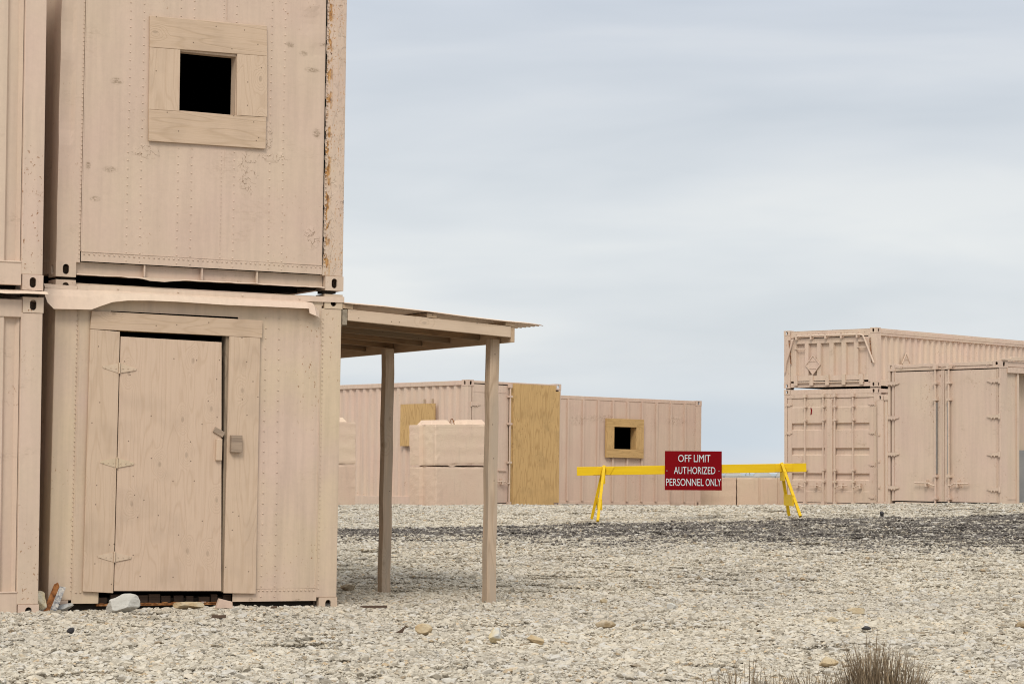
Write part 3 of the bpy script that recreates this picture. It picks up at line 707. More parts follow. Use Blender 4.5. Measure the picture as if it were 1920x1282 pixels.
# ------------------------------------------------------------------ near upper container (window)
def near_upper():
    H, L, W = 2.591, 6.058, W8
    r = empty('shipping_container', (-3.53, 18.6475, 1.4919), .5016, .0073)
    tag(r, 'riveted container with a boarded square window, on top of the container with the plywood door', 'shipping container', 'sand painted shipping containers')
    shell(r, W, H, L, M['paint_upper'], post=.15)
    castings(r, W, H, L, M['paint_upper'])
    lp = MB()
    # left post slightly crumpled
    xs = lin(.0, .19, .03); zs = lin(.118, H - .118, .06); dn0 = dents(9, .012, 10, (0, .1), (.2, 2.4))
    lp.grid(xs, zs, .0, .16, None, lambda x, z: abs(dn0(x, z)) * (1 if x < .1 else 0)); lp.build('corner_post', M['paint_upper'], r)
    rp = MB(); rp.box(2.252, W - .001, .001, .17, .118, H - .118); q = rp.build('corner_post', M['paint_rusty'], r, .006); tag(q, 'rusting corner post with flaking paint')
    hole = lambda x, z: .978 < x < 1.457 and 1.372 < z < 1.846
    xs = lin(.197, 2.246, .05, (.978, 1.457)); zs = lin(.128, H - .06, .05, (1.372, 1.846))
    big = [(2.15, 2.2, .10, .016), (2.18, 1.95, .07, .014), (2.15, 2.35, .06, -.012), (2.0, 1.3, .3, .008), (.6, .9, .35, .008), (1.2, .6, .3, -.008), (.45, 2.2, .25, .007)]
    dn = dents(6, .004, 26, big=big); D = lambda x, z: dn(x, z) * min(1, 6 * min(x - .197, 2.246 - x))
    m_ = MB(); m_.grid(xs, zs, -.004, .006, hole, D)
    def ok(x, z): return not (.70 < x < 1.74 and 1.09 < z < 2.13)
    for x, st in ((.182, .034), (1.349, .034)):
        z = .15
        while z < 2.55:
            if ok(x, z): m_.rivet(x, z, -.001 if x < .19 else -.004 + D(x, z), .0058)
            z += st
    z = .2
    while z < 2.5: m_.rivet(2.268, z, -.002, .007); z += .034
    for x in (.564, .675, .982, 1.095, 1.459, 1.768, 1.885):
        z = .15
        while z < 2.55:
            if ok(x, z): m_.rivet(x, z, -.004 + D(x, z), .0070)
            z += .066
    x = .22
    while x < 2.25: m_.rivet(x, .185, -.005 + D(x, .185), .008); x += .041
    m_.box(1.372, 1.376, -.0065, -.003, .21, 1.09); m_.box(1.372, 1.376, -.0065, -.003, 2.14, 2.55)
    m_.box(.192, .199, -.0075, -.001, .205, 2.5); m_.box(.2, 2.245, -.0085, -.003, .2, .206)
    m_.build('end_wall', M['paint_upper'], r)
    # corroded open seam by the right post
    sm = MB(); rg = random.Random(2); z = .2
    while z < 2.5:
        hh = rg.uniform(.02, .07); w_ = rg.uniform(.004, .012) if rg.random() < .65 else rg.uniform(.0015, .004)
        sm.box(2.2465, 2.2465 + w_, -.010, -.0055, z, min(2.5, z + hh)); z += hh
    sm.build('open_seam', M['dark'], r)
    fk = MB(); z = .9
    for z in (1.45, 1.60, 1.68, 1.78, 2.02, 2.10, 2.30, 2.38, 1.2, .95):
        x0 = rg.uniform(2.27, 2.36); 
        poly = [(x0 + .02 * math.cos(t) * rg.uniform(.5, 1.3), z + .035 * math.sin(t) * rg.uniform(.5, 1.3)) for t in [k * .9 for k in range(7)]]
        fk.prism(poly, -.004, -.001)
    # bottom rail recess with stiffeners and a bent lip
    b = MB(); b.box(.165, W - .165, .045, .055, .02, .125)
    for x in (.716, 1.199, 1.672): b.box(x, x + .012, .003, .046, .03, .125)
    b.build('bottom_rail', M['paint_upper'], r)
    lip = MB(); rg = random.Random(3); xs = lin(.165, W - .165, .06)
    for x in xs:
        k = .008 * rg.random() + .02 * math.exp(-((x - .85) / .15) ** 2)
        lip.v += [(x, .045, .032), (x, .0, .030 - k * .3), (x, -.004, .024 - k)]
    for i in range(len(xs) - 1):
        for k in (0, 1): lip.f.append((i * 3 + k, i * 3 + 3 + k, i * 3 + 4 + k, i * 3 + 1 + k))
    o = lip.build('bottom_lip', M['paint_upper'], r); sd = o.modifiers.new('t', 'SOLIDIFY'); sd.thickness = .004
    shade_liner(r, W, H, L)
    wf = empty('window_frame', (0, 0, 0)); wf.parent = r
    f = lambda *a, **k: quadboard(*a, wf, **k)
    f('frame_board', [(.718, 1.851), (1.722, 1.874), (1.713, 2.120), (.713, 2.101)], -.026, -.008, M['board_h'])
    f('frame_board', [(.725, 1.106), (1.722, 1.118), (1.722, 1.3735), (.719, 1.355)], -.026, -.008, M['board_h'])
    f('frame_board', [(.719, 1.3565), (.976, 1.3612), (.974, 1.8555), (.718, 1.8495)], -.025, -.008, M['board_v'])
    f('frame_board', [(1.467, 1.3705), (1.731, 1.3765), (1.722, 1.8725), (1.459, 1.8665)], -.027, -.008, M['board_v'])
    rv = MB(); rv.box(.962, .977, -.006, .09, 1.36, 1.85); rv.box(1.457, 1.475, -.006, .09, 1.36, 1.85); rv.box(.978, 1.456, -.006, .09, 1.353, 1.370); rv.box(.978, 1.456, -.006, .09, 1.847, 1.864)
    rv.build('window_lining', M['board_v'], wf)
    # stacking cones between the two
    for x in (.05, W - .16): MB().box(x, x + .11, .03, .15, -.022, .0).build('stacking_cone', M['underside'], r)
    return r

# ------------------------------------------------------------------ the pair at the picture's edge
def edge_container(z, H, label, upper):
    W, L = W8, 6.058
    x0, y0 = (-5.7078, 17.1812) if not upper else (-5.7127, 17.1812)
    r = empty('shipping_container', (x0, y0, z), .5, 0.0)
    tag(r, label, 'shipping container', 'sand painted shipping containers')
    mt = M['paint_far'] if upper else M['paint_far']
    shell(r, W, H, L, mt); castings(r, W, H, L, mt)
    p = MB(); p.box(.001, .165, .001, .17, .118, H - .118); p.box(W - .168, W - .001, .001, .17, .118, H - .118)
    p.box(.16, W - .16, .004, .06, H - .155, H - .02); p.build('corner_post', mt, r, .006)
    m_ = MB(); z0, z1 = .215, H - .155
    prof = [(.16, .012), (.18, .012), (.20, .055), (.27, .055), (.29, .012)]
    x = .29
    while x < W - .62: prof += [(x + .14, .012), (x + .165, .055), (x + .235, .055), (x + .26, .012)]; x += .26
    prof += [(W - .30, .012), (W - .275, .05), (W - .20, .055), (W - .172, .03)]
    for (a, ya), (b, yb) in zip(prof[:-1], prof[1:]): m_.quad((a, ya, z0), (b, yb, z0), (b, yb, z1), (a, ya, z1))
    m_.build('end_wall', mt, r)
    b = MB(); b.box(.166, W - .166, .003, .05, .035, .216)
    b.box(.166, W - .168, -.003, .03, .205, .218)
    b.build('bottom_rail', mt, r, .004)
    shade_liner(r, W, H, L)
    if upper:
        f = MB(); pts = [(x, (.014 * math.sin(x * 5) + .006 * math.sin(x * 17))) for x in lin(.9, W + .02, .08)]
        for x, k in pts: f.v += [(x, .10, .006), (x, -.055, -.012 + k * .4), (x, -.075, -.030 + k * .5)]
        for i in range(len(pts) - 1):
            for k in (0, 1): f.f.append((i * 3 + k, i * 3 + 3 + k, i * 3 + 4 + k, i * 3 + 1 + k))
        o = f.build('bent_flashing', M['paint_roof'], r); sd = o.modifiers.new('t', 'SOLIDIFY'); sd.thickness = .003
    else:
        c = MB(); c.box(W - .14, W - .03, .02, .14, H, H + .05); c.build('stacking_cone', M['underside'], r)
    return r

# ------------------------------------------------------------------ lean-to canopy
def canopy():
    r = empty('lean_to_canopy', (-3.5546, 18.646, -1.1214), .5055, .0102)
    tag(r, 'timber lean-to canopy with corrugated sheet roof on two posts beside the near container stack', 'canopy')
    for (y, c0, x0, x1) in ((.17, .00, 3.922, 4.012), (2.18, -.02, 3.905, 3.997)):
        p = MB(); n = 10; zs = [c0 + (2.30 - c0) * k / n for k in range(n + 1)]
        for k, z in enumerate(zs):
            j = .004 * math.sin(k * 2.1 + y)
            p.v += [(x0 + j, y, z), (x1 + j, y, z), (x1 + j, y + .09, z), (x0 + j, y + .09, z)]
        for k in range(n):
            for q in range(4): a = 4 * k + q; b = 4 * k + (q + 1) % 4; p.f.append((a, b, b + 4, a + 4))
        p.f.append((0, 3, 2, 1)); e = 4 * n; p.f.append((e, e + 1, e + 2, e + 3))
        p.build('post', M['post'], r, .004)
    zr = lambda x: 2.476 - (x - 2.49) * .0487                     # rafter top line
    for k, y in enumerate((.0, .56, 1.12, 1.68, 2.27, 2.87, 3.47)):
        xe = 4.028; m_ = MB(); xs_ = 2.478
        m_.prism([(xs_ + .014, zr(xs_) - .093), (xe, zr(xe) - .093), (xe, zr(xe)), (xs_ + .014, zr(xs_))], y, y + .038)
        m_.build('rafter', M['rafter'] if k == 0 else M['rafter_shaded'], r, .003)
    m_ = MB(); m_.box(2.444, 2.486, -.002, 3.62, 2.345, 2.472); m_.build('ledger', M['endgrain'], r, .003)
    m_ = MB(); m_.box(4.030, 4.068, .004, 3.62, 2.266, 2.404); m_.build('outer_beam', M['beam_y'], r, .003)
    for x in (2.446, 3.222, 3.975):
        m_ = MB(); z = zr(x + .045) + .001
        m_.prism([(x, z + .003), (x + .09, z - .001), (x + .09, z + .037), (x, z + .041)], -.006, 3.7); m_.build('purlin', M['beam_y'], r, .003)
    m_ = MB(); xs = [2.45, 2.8, 3.22, 3.6, 3.97, 4.18, 4.33]; ys = lin(-.03, 3.78, .0127)
    zsx = lambda x: zr(x) + .049 + (.008 * math.sin((x - 2.45) * 3.3)) - (.010 if x > 4.2 else 0)
    for y in ys:
        for x in xs: m_.v.append((x, y, zsx(x) + .007 * math.sin(y * 2 * math.pi / .076)))
    n = len(xs)
    for j in range(len(ys) - 1):
        for i in range(n - 1): a = j * n + i; m_.f.append((a, a + 1, a + n + 1, a + n))
    o = m_.build('roof_sheet', M['paint_roof'], r, smooth=True); sd = o.modifiers.new('t', 'SOLIDIFY'); sd.thickness = .0015
    return r

# ------------------------------------------------------------------ locking gear for container doors
def hinge(parent, x, z, sgn, mat, y=-.006, ln=.24):
    m_ = MB(); m_.box(min(x, x + sgn * ln * .7), max(x, x + sgn * ln * .7), y - .016, y, z - .026, z + .026)
    m_.prism([(x + sgn * ln * .7, z - .026), (x + sgn * ln, z - .008), (x + sgn * ln, z + .008), (x + sgn * ln * .7, z + .026)], y - .012, y)
    m_.tube([(x - sgn * .012, y - .01, z - .045), (x - sgn * .012, y - .01, z + .045)], .017, 8)
    for k in (.35, .6): m_.rivet(x + sgn * ln * k, z - .035, y - .012, .012)
    m_.build('hinge', mat, parent)
def lockbar(parent, x, z0, z1, mat, y=-.045, keepers=(), hand=None, hz=.46, r_=.017, hlen=.33):
    m_ = MB(); m_.tube([(x, y, z0), (x, y, z1)], r_, 10)
    for z in (z0 + .03, z1 - .03): m_.box(x - .035, x + .035, y - .025, y + .04, z - .035, z + .035)
    for z in keepers: m_.box(x - .045, x + .045, y - .022, y + .042, z - .018, z + .018)
    b = m_.build('locking_bar', mat, parent)
    if hand:
        h_ = MB(); h_.tube([(x, y - .012, hz - .03), (x + hand * .07, y - .02, hz - .02), (x + hand * .13, y - .02, hz + .01), (x + hand * hlen, y - .02, hz + .012)], .012, 8)
        h_.box(x + hand * .19 - .018, x + hand * .19 + .018, y - .03, y + .04, hz - .05, hz + .06)
        h_.build('handle', mat, b)
    return b

# ------------------------------------------------------------------ middle container with the plywood sheet
def middle_open():
    H, L, W = W8, 6.058, W8; mt = M['paint_pink']
    r = empty('shipping_container', (-.8558, 45.9911, -.6886), .7333, .009)
    tag(r, 'corrugated pinkish container with a raw plywood sheet over its right door', 'shipping container', 'sand painted shipping containers')
    shell(r, W, H, L, mt, 'corrug', pitch=.215, botrail=.20); castings(r, W, H, L, mt)
    p = MB(); p.box(.001, .105, .001, .17, .118, H - .118); p.box(W - .06, W - .001, .001, .17, .118, H - .118)
    p.box(.16, W - .16, .004, .06, H - .06, H - .012); p.box(.16, W - .16, .004, .06, .02, .085); p.build('corner_post', mt, r, .005)
    m_ = MB(); m_.grid(lin(.125, 1.06, .1), lin(.10, 2.36, .1), .006, .03, None, dents(12, .006, 8, (.1, 1), (.2, 2.3)))
    m_.box(.15, 1.04, -.001, .007, 2.21, 2.225); d = m_.build('door_leaf', mt, r)
    for z in (1.975, 1.35, .75, .25): hinge(d, .10, z, 1, mt, y=.004)
    lockbar(d, 1.055, .06, 2.38, mt, keepers=(2.15, 1.62, .88), hand=-1, hz=.50)
    m_ = MB(); m_.box(.80, 1.0, -.02, .006, .71, .73); m_.build('door_shelf', mt, d)
    shade_liner(r, W, H, L)
    pl = MB(); pl.prism([(1.158, .062), (2.250, .068), (2.250, .115), (2.385, .115), (2.381, 2.29), (2.27, 2.29), (2.27, 2.400), (1.150, 2.402)], -.028, -.010)
    o = pl.build('plywood_sheet', M['ply_raw'], r); tag(o, 'yellow raw plywood sheet with knots')
    k = MB(); k.box(1.105, 1.152, -.012, .05, .075, 2.39); k.build('edge_stud', M['ply_raw'], r)
    # plywood patch on the long side
    pa = MB(); pa.box(-.034, -.014, .918, 1.962, 1.181, 1.999); o = pa.build('plywood_patch', M['ply_patch'], r); tag(o, 'square raw plywood patch on the corrugated side')
    for y in (1.02, 1.26): MB().box(-.013, .02, y, y + .04, 1.99, 2.09).build('patch_batten', M['post'], r)
    return r

# ------------------------------------------------------------------ ribbed container with the window
def ribbed():
    H, W, L = W8, 6.058, W8; mt = M['paint_pink2']
    r = empty('shipping_container', (4.3849, 56.1099, -.7748), .62, .0121)
    tag(r, 'pinkish ribbed container with a small timber framed window, behind the yellow barricade', 'shipping container', 'sand painted shipping containers')
    f = MB()
    f.box(-.155, .0, .0, .17, .118, H - .118); f.box(-W, -W + .155, .0, .17, .118, H - .118)
    f.box(-.155, .0, L - .17, L, .118, H - .118); f.box(-W, -W + .155, L - .17, L, .118, H - .118)
    for y0, y1 in ((.002, .06), (L - .06, L - .002)):
        f.box(-W + .16, -.18, y0, y1, H - .085, H - .006); f.box(-W + .16, -.18, y0, y1, .02, .09)
    for x0, x1 in ((-.06, -.002), (-W + .002, -W + .06)): f.box(x0, x1, .18, L - .18, H - .1, H - .01); f.box(x0, x1, .18, L - .18, .02, .14)
    f.build('frame', mt, r, .005)
    for x, sx in ((.003, -1), (-W - .003, 1)):
        for y, sy in ((-.003, 1), (L, -1)):
            for z in (0, H - .118): casting(r, x, y, z, sx, sy, mt, w=.178, d=.162)
    hole = lambda x, z: -2.62 < x < -1.97 and 1.27 < z < 1.78
    m_ = MB(); m_.grid(lin(-W + .15, -.15, .08, (-2.62, -1.97)), lin(.09, H - .08, .08, (1.27, 1.78)), .012, .008, hole, dents(21, .008, 40, (-6, 0), (.1, 2.4)))
    x = -.503
    while x > -W + .3:
        for z0, z1 in (((.09, 1.09), (1.95, H - .086)) if -2.8 < x < -1.78 else ((.09, H - .086),)):
            m_.prism([(x - .03, z0), (x + .03, z0), (x + .03, z1), (x - .03, z1)], .006, .013)
            m_.box(x - .022, x + .026, -.030, .012, z0, z1)
        x -= .4215
    z = .15
    while z < 2.3: m_.rivet(-.19, z, .004, .009); z += .05
    m_.build('side_wall', mt, r)
    k = MB(); k.box(-.92, -.60, -.004, .011, .06, .30); k.box(-.945, -.925, -.03, .012, .02, .34)
    k.build('vent_plate', mt, r)
    for nm_, b in (('side_wall', (-W + .1, -.1, L - .03, L - .02, .1, H - .08)), ('end_wall', (-.03, -.02, .1, L - .1, .1, H - .08)), ('end_wall', (-W + .02, -W + .03, .1, L - .1, .1, H - .08)), ('roof', (-W + .03, -.03, .03, L - .03, H - .022, H - .014))):
        m_ = MB(); m_.box(*b); m_.build(nm_, mt, r)
    m_ = MB()
    for b in ((-W + .1, -.1, .08, L - .1, .10, .125), (-W + .1, -.1, L - .09, L - .08, .13, H - .1), (-.11, -.1, .08, L - .1, .13, H - .1), (-W + .1, -W + .11, .08, L - .1, .13, H - .1), (-W + .1, -.1, .08, L - .1, H - .11, H - .1)): m_.box(*b)
    m_.build('shade_liner', M['dark'], r)  # black inner box again, interior shade put into its colour
    wf = empty('window_frame', (0, 0, 0)); wf.parent = r
    g = lambda a, b_, c, d, mm: MB().box(a, b_, -.075, -.020, c, d).build('frame_board', mm, wf, .004)
    g(-2.835, -1.76, 1.770, 1.955, M['ply_raw_h']); g(-2.835, -1.76, 1.076, 1.268, M['ply_raw_h'])
    g(-2.835, -2.610, 1.270, 1.768, M['ply_raw']); g(-1.975, -1.76, 1.270, 1.768, M['ply_raw'])
    rv = MB(); rv.box(-2.625, -2.61, -.018, .14, 1.27, 1.78); rv.box(-1.975, -1.96, -.018, .14, 1.27, 1.78); rv.box(-2.608, -1.977, -.018, .14, 1.255, 1.270); rv.box(-2.608, -1.977, -.018, .14, 1.772, 1.787)
    rv.build('window_lining', M['ply_raw'], wf)
    return r

# ------------------------------------------------------------------ right stack
RX, RY, RZ, RYAW = 6.099, 54.1425, 1.8873, -.7225
def right_lower():
    H, L, W = 2.591, 6.058, W8; mt = M['paint_far']
    r = empty('shipping_container', (RX, RY, RZ - .022 - H), RYAW, .0013)
    tag(r, 'container with four upright locking bars on ribbed doors, under the half-height container', 'shipping container', 'sand painted shipping containers')
    shell(r, W, H, L, mt, 'corrug'); castings(r, W, H, L, mt)
    p = MB(); p.box(.001, .075, .001, .17, .118, H - .118); p.box(W - .075, W - .001, .001, .17, .118, H - .118)
    p.box(.077, W - .077, .004, .08, H - .20, H - .119); p.box(.165, W - .165, .004, .08, H - .117, H - .01); p.box(.165, W - .165, .004, .08, .0, .075); p.build('corner_post', mt, r, .005)
    for k, (x0, x1) in enumerate(((.085, 1.212), (1.226, W - .085))):
        m_ = MB(); zs = [.09, .33, .345, .575, .60, .71, .735, 1.125, 1.15, 1.265, 1.29, 1.68, 1.70, 1.815, 1.84, 2.18, 2.20, 2.386]
        dep = [0, 0, .008, .008, .05, .05, 0, 0, .05, .05, 0, 0, .05, .05, 0, 0, .008, .008]
        xi0, xi1 = x0 + .11, x1 - .13 if k == 0 else x1 - .11
        if k == 1: xi0 = x0 + .12
        for (za, da), (zb, db) in zip(zip(zs[:-1], dep[:-1]), zip(zs[1:], dep[1:])):
            m_.quad((xi0, .018 + da, za), (xi1, .018 + da, za), (xi1, .018 + db, zb), (xi0, .018 + db, zb))
        m_.box(x0, xi0, .015, .055, .09, 2.386); m_.box(xi1, x1, .015, .055, .09, 2.386); m_.box(xi0, xi1, .072, .076, .09, 2.386)
        d = m_.build('door_leaf', mt, r)
        for x in ((.59, 1.072) if k == 0 else (1.381, 1.854)):
            lockbar(d, x, .045, H - .12, mt, keepers=(.55, .80, 2.2, 1.9), hand=-1 if k == 0 else 1, hz=.455, hlen=.34 if x != 1.854 else .22)
        for z in (.22, .93, 1.62, 2.25): hinge(d, .055 if k == 0 else W - .055, z, 1 if k == 0 else -1, mt, y=.012, ln=.16)
    m_ = MB(); m_.box(1.150, 1.29, -.010, .013, .09, 2.36); m_.build('centre_seal', mt, r)
    m_ = MB(); m_.prism([(.70, 2.02), (.735, 2.04), (.745, 2.13), (.715, 2.19), (.70, 2.17), (.715, 2.12)], .008, .0125); m_.build('torn_decal', M['sign'], r)
    m_ = MB(); m_.box(.26, .49, .008, .0135, .95, 1.10); m_.build('plate', mt, r)
    return r
def diamond(parent, face, cx, cz, mat, w=.205, h=.225):
    """framed placard holder; face 'f' on the end, 's' on the right side"""
    m_ = MB()
    def rot(pts, y0, y1):
        q = MB().prism(pts, y0, y1)
        if face == 's': q.v = [(W8 - .0 - y, x, z) for x, y, z in q.v]
        b = len(m_.v); m_.v += q.v; m_.f += [tuple(b + i for i in f) for f in q.f]
    rot([(cx - w, cz), (cx, cz - h), (cx + w, cz), (cx, cz + h)], -.012, -.004)
    for a, b in (((-1, 0), (0, -1)), ((0, -1), (1, 0)), ((1, 0), (0, 1)), ((0, 1), (-1, 0))):
        p0 = (cx + a[0] * w, cz + a[1] * h); p1 = (cx + b[0] * w, cz + b[1] * h); i0 = (cx + a[0] * w * .86, cz + a[1] * h * .86); i1 = (cx + b[0] * w * .86, cz + b[1] * h * .86)
        rot([p0, p1, i1, i0], -.026, -.011)
    for sg in (1, -1): rot([(cx - w * .52, cz + sg * h * .34), (cx + w * .52, cz + sg * h * .34), (cx + w * .46, cz + sg * h * .40), (cx - w * .46, cz + sg * h * .40)], -.022, -.012)
    return m_.build('placard_holder', mat, parent)
def right_upper():
    H, L, W = 1.295, 6.9, W8; mt = M['paint_far']
    r = empty('shipping_container', (RX, RY, RZ), RYAW, .0013)
    tag(r, 'half-height container with a drop-down end gate and diamond placard, on top of the far stack', 'shipping container', 'sand painted shipping containers')
    shell(r, W, H, L, mt, 'corrug', toprail=.17, post=.16, rail=.08, botrail=.16, pitch=.245); castings(r, W, H, L, mt)
    p = MB(); p.box(.001, .17, .001, .19, .118, H - .118); p.box(W - .21, W - .001, .001, .19, .118, H - .118)
    p.box(.165, W - .165, .03, .10, H - .17, H - .03); p.box(.165, W - .165, .02, .10, .02, .115)
    p.box(W - .075, W + .004, .2, L - .18, H - .12, H - .04)
    p.build('corner_post', mt, r, .005)
    rb = MB(); y = .35
    while y < L - .2: rb.box(W - .004, W + .012, y, y + .012, H - .205, H - .19); y += .17
    x = .3
    while x < 2.2: rb.box(x, x + .02, .022, .031, H - .09, H - .07); x += .15
    rb.build('bolt_row', mt, r)
    g = MB(); xs = [.18]; dep = [0]
    for a, b in ((.333, .548), (.662, .876), (.989, 1.201), (1.327, 1.523), (1.649, 1.843), (1.968, 2.175)):
        xs += [a - .008, a + .008, b - .008, b + .008]; dep += [0, .065, .065, 0]
    xs.append(2.26); dep.append(0)
    for (xa, da), (xb, db) in zip(zip(xs[:-1], dep[:-1]), zip(xs[1:], dep[1:])):
        g.quad((xa, .004 + da, .275), (xb, .004 + db, .275), (xb, .004 + db, .99), (xa, .004 + da, .99))
    g.box(.18, 2.26, .003, .05, .16, .275); g.box(.18, 2.26, .003, .05, .99, 1.105); g.box(.18, 2.26, .075, .081, .16, 1.105)
    g.box(.30, .57, -.012, .004, .865, .885); g.box(1.94, 2.21, -.012, .004, .865, .885)
    gate = g.build('end_gate', mt, r)
    diamond(gate, 'f', .79, .515, mt)
    t = MB(); t.tube([(.06, -.05, .36), (.085, -.05, .55), (.27, -.05, 1.08), (.31, -.05, 1.145), (.36, -.05, 1.16), (1.2, -.05, 1.158), (2.04, -.05, 1.15), (2.12, -.05, 1.13), (2.16, -.05, 1.06), (2.40, -.05, .52)], .021, 8)
    t.build('gate_bar', mt, r)
    t = MB()
    for x in (.37, .76, 1.15, 1.56, 1.97): t.box(x - .02, x + .02, -.07, .03, 1.08, 1.185)
    t.build('bar_bracket', mt, r)
    t = MB(); rg = random.Random(5)
    for x in (.15, 2.28):
        z = 1.08
        while z > .55: t.box(x + .10 * (1.08 - z) - .010, x + .10 * (1.08 - z) + .012, -.03, -.012, z - .022, z); z -= .033
    t.build('gate_chain', M['rust'], r)
    t = MB()
    for x in (.33, .75, 1.17, 1.60, 2.06): t.box(x - .045, x + .045, -.03, .003, .06, .29)
    t.tube([(.30, -.012, .125), (2.12, -.012, .125)], .016, 8); t.build('gate_hinge', mt, r)
    t = MB()
    for a, b in ((.40, .68), (.82, 1.10), (1.24, 1.53), (1.67, 1.98)): t.box(a, b, .001, .0195, .145, .158)
    t.build('gate_gap', M['dark'], r)
    diamond(r, 's', 1.18, .55, mt, .17, .24)
    for x in (.04, W - .16):
        for y in (.03, L - .2): MB().box(x, x + .12, y, y + .12, -.022, 0).build('stacking_cone', M['underside'], r)
    return r
def right_behind():
    H, L, W = W8, 6.058, W8; mt = M['paint_far']
    r = empty('shipping_container', (7.900, 52.27, 1.701 - H), RYAW, 0)
    tag(r, 'container mostly hidden behind the one with tall smooth doors', 'shipping container', 'sand painted shipping containers')
    shell(r, W, H, L, mt, 'flat'); castings(r, W, H, L, mt)
    p = MB(); p.box(.001, .16, .001, .17, .118, H - .118); p.box(W - .16, W - .001, .001, .17, .118, H - .118); p.box(.165, W - .165, .004, .06, H - .12, H - .02); p.box(.165, W - .165, .004, .06, .02, .13)
    p.build('corner_post', mt, r, .005)
    m_ = MB(); m_.box(.16, W - .16, .035, .045, .12, H - .11); m_.box(.20, .25, .012, .036, .14, H - .14); m_.build('end_wall', mt, r)
    k = MB()
    for z in (.42, .98, 1.55): k.box(.03, .075, -.018, .002, z, z + .055); k.box(.04, .065, -.021, -.017, z + .012, z + .043)
    k.build('hinge_lug', mt, r)
    return r

# ------------------------------------------------------------------ container with two tall smooth doors
def smooth_doors():
    H, L, W = W8, 6.058, W8; mt = M['paint_far']
    r = empty('shipping_container', (6.2931, 40.4968, -.6091), -.9078, .0048)
    tag(r, 'container with two tall smooth doors and long strap hinges', 'shipping container', 'sand painted shipping containers')
    shell(r, W, H, L, mt, 'flat', sides=(True, False)); castings(r, W, H, L, mt)
    p = MB(); p.box(.001, .05, .001, .17, .118, H - .118); p.box(W - .035, W - .001, .001, .17, .118, H - .118)
    p.box(.165, W - .165, .004, .06, .02, .145); p.box(.05, W - .036, .010, .05, 2.318, 2.37)
    p.build('corner_post', mt, r, .005)
    hd = MB(); xs = lin(.165, W - .165, .05)
    for x in xs:
        k = -.016 * math.exp(-((x - .42) / .22) ** 2) + .008 * math.exp(-((x - .75) / .06) ** 2)
        hd.v += [(x, .0, 2.372 + k * .3), (x, .0, H - .014 + k), (x, .06, H - .010 + k), (x, .06, 2.372)]
    for i in range(len(xs) - 1):
        for q in range(4): hd.f.append((i * 4 + q, i * 4 + (q + 1) % 4, i * 4 + 4 + (q + 1) % 4, i * 4 + 4 + q))
    o = hd.build('header_rail', mt, r)
    c = MB()
    for x in (.30, .96, 1.21, 1.45, 2.18): c.tube([(x + .035 * math.cos(t), -.003, 2.40 + .035 * math.sin(t) - .01) for t in [math.pi + k * math.pi / 6 for k in range(7)]], .004, 5)
    c.build('header_rings', mt, o)
    for k, (x0, x1) in enumerate(((.115, 1.235), (1.262, W - .060))):
        m_ = MB(); m_.grid(lin(x0 + (.05 if k == 0 else .004), x1 - (.004 if k == 0 else .02), .08), lin(.165, 2.30, .08), -.004, .03, None, dents(31 + k, .006, 12, (x0, x1), (.2, 2.2)))
        if k == 0: m_.box(x0 - .03, x0 + .048, .012, .04, .16, 2.31); m_.box(x0 + .01, x0 + .03, .003, .012, .16, 2.31)
        else: m_.box(x1 - .019, x1 + .012, .008, .04, .16, 2.31)
        d = m_.build('door_leaf', mt, r)
        for z in (2.115, 1.545, .94, .38): hinge(d, .02 if k == 0 else W - .02, z, 1 if k == 0 else -1, mt, y=-.012, ln=.25)
        x = 1.095 if k == 0 else 1.388
        lockbar(d, x, .05, 2.39, mt, y=-.045, keepers=(2.10, 1.83, .58, .22), hand=-1 if k == 0 else 1, hz=.455, r_=.016, hlen=.44)
        b = MB(); b.box(x + (.018 if k == 0 else -.028), x + (.028 if k == 0 else -.018), -.05, -.006, .62, 1.78); b.build('bar_guard', M['steel'], d)
    m_ = MB(); m_.box(1.205, 1.232, -.018, -.005, .17, 2.31); m_.box(1.24, 1.262, -.014, -.003, .17, 2.31); m_.build('centre_seal', mt, r)
    m_ = MB(); m_.box(.17, 1.06, .002, .008, .150, .162); m_.box(1.42, 2.36, .002, .008, .150, .162); m_.build('door_gap', M['dark'], r)
    # open long side: first panel, then a doorway
    s = MB(); s.box(W - .06, W - .03, .17, .44, .12, H - .1); s.box(W - .075, W - .004, .405, .455, .12, 2.24); s.box(W - .03, W - .022, .18, .40, .22, .235)
    s.box(W - .055, W - .045, 1.9, L - .15, .12, H - .1); s.build('side_wall', mt, r)
    s = MB(); s.box(W - .05, W + .02, .16, L - .3, 2.24, 2.33); s.build('side_header', mt, r, .004)
    s = MB(); s.box(W - .05, W + .03, .03, .9, H + .002, H + .03); s.box(W - .03, W + .02, .25, .55, H + .03, H + .06); s.build('roof_bracket', mt, r, .004)
    s = MB(); s.box(.06, .07, .2, L - .1, .13, H - .1); s.box(W - .30, W - .28, .47, 2.6, .13, H - .12); s.box(W - .30, W - .07, .462, .470, .13, 2.2); s.build('inner_wall', M['paint_lower'], r)
    return r

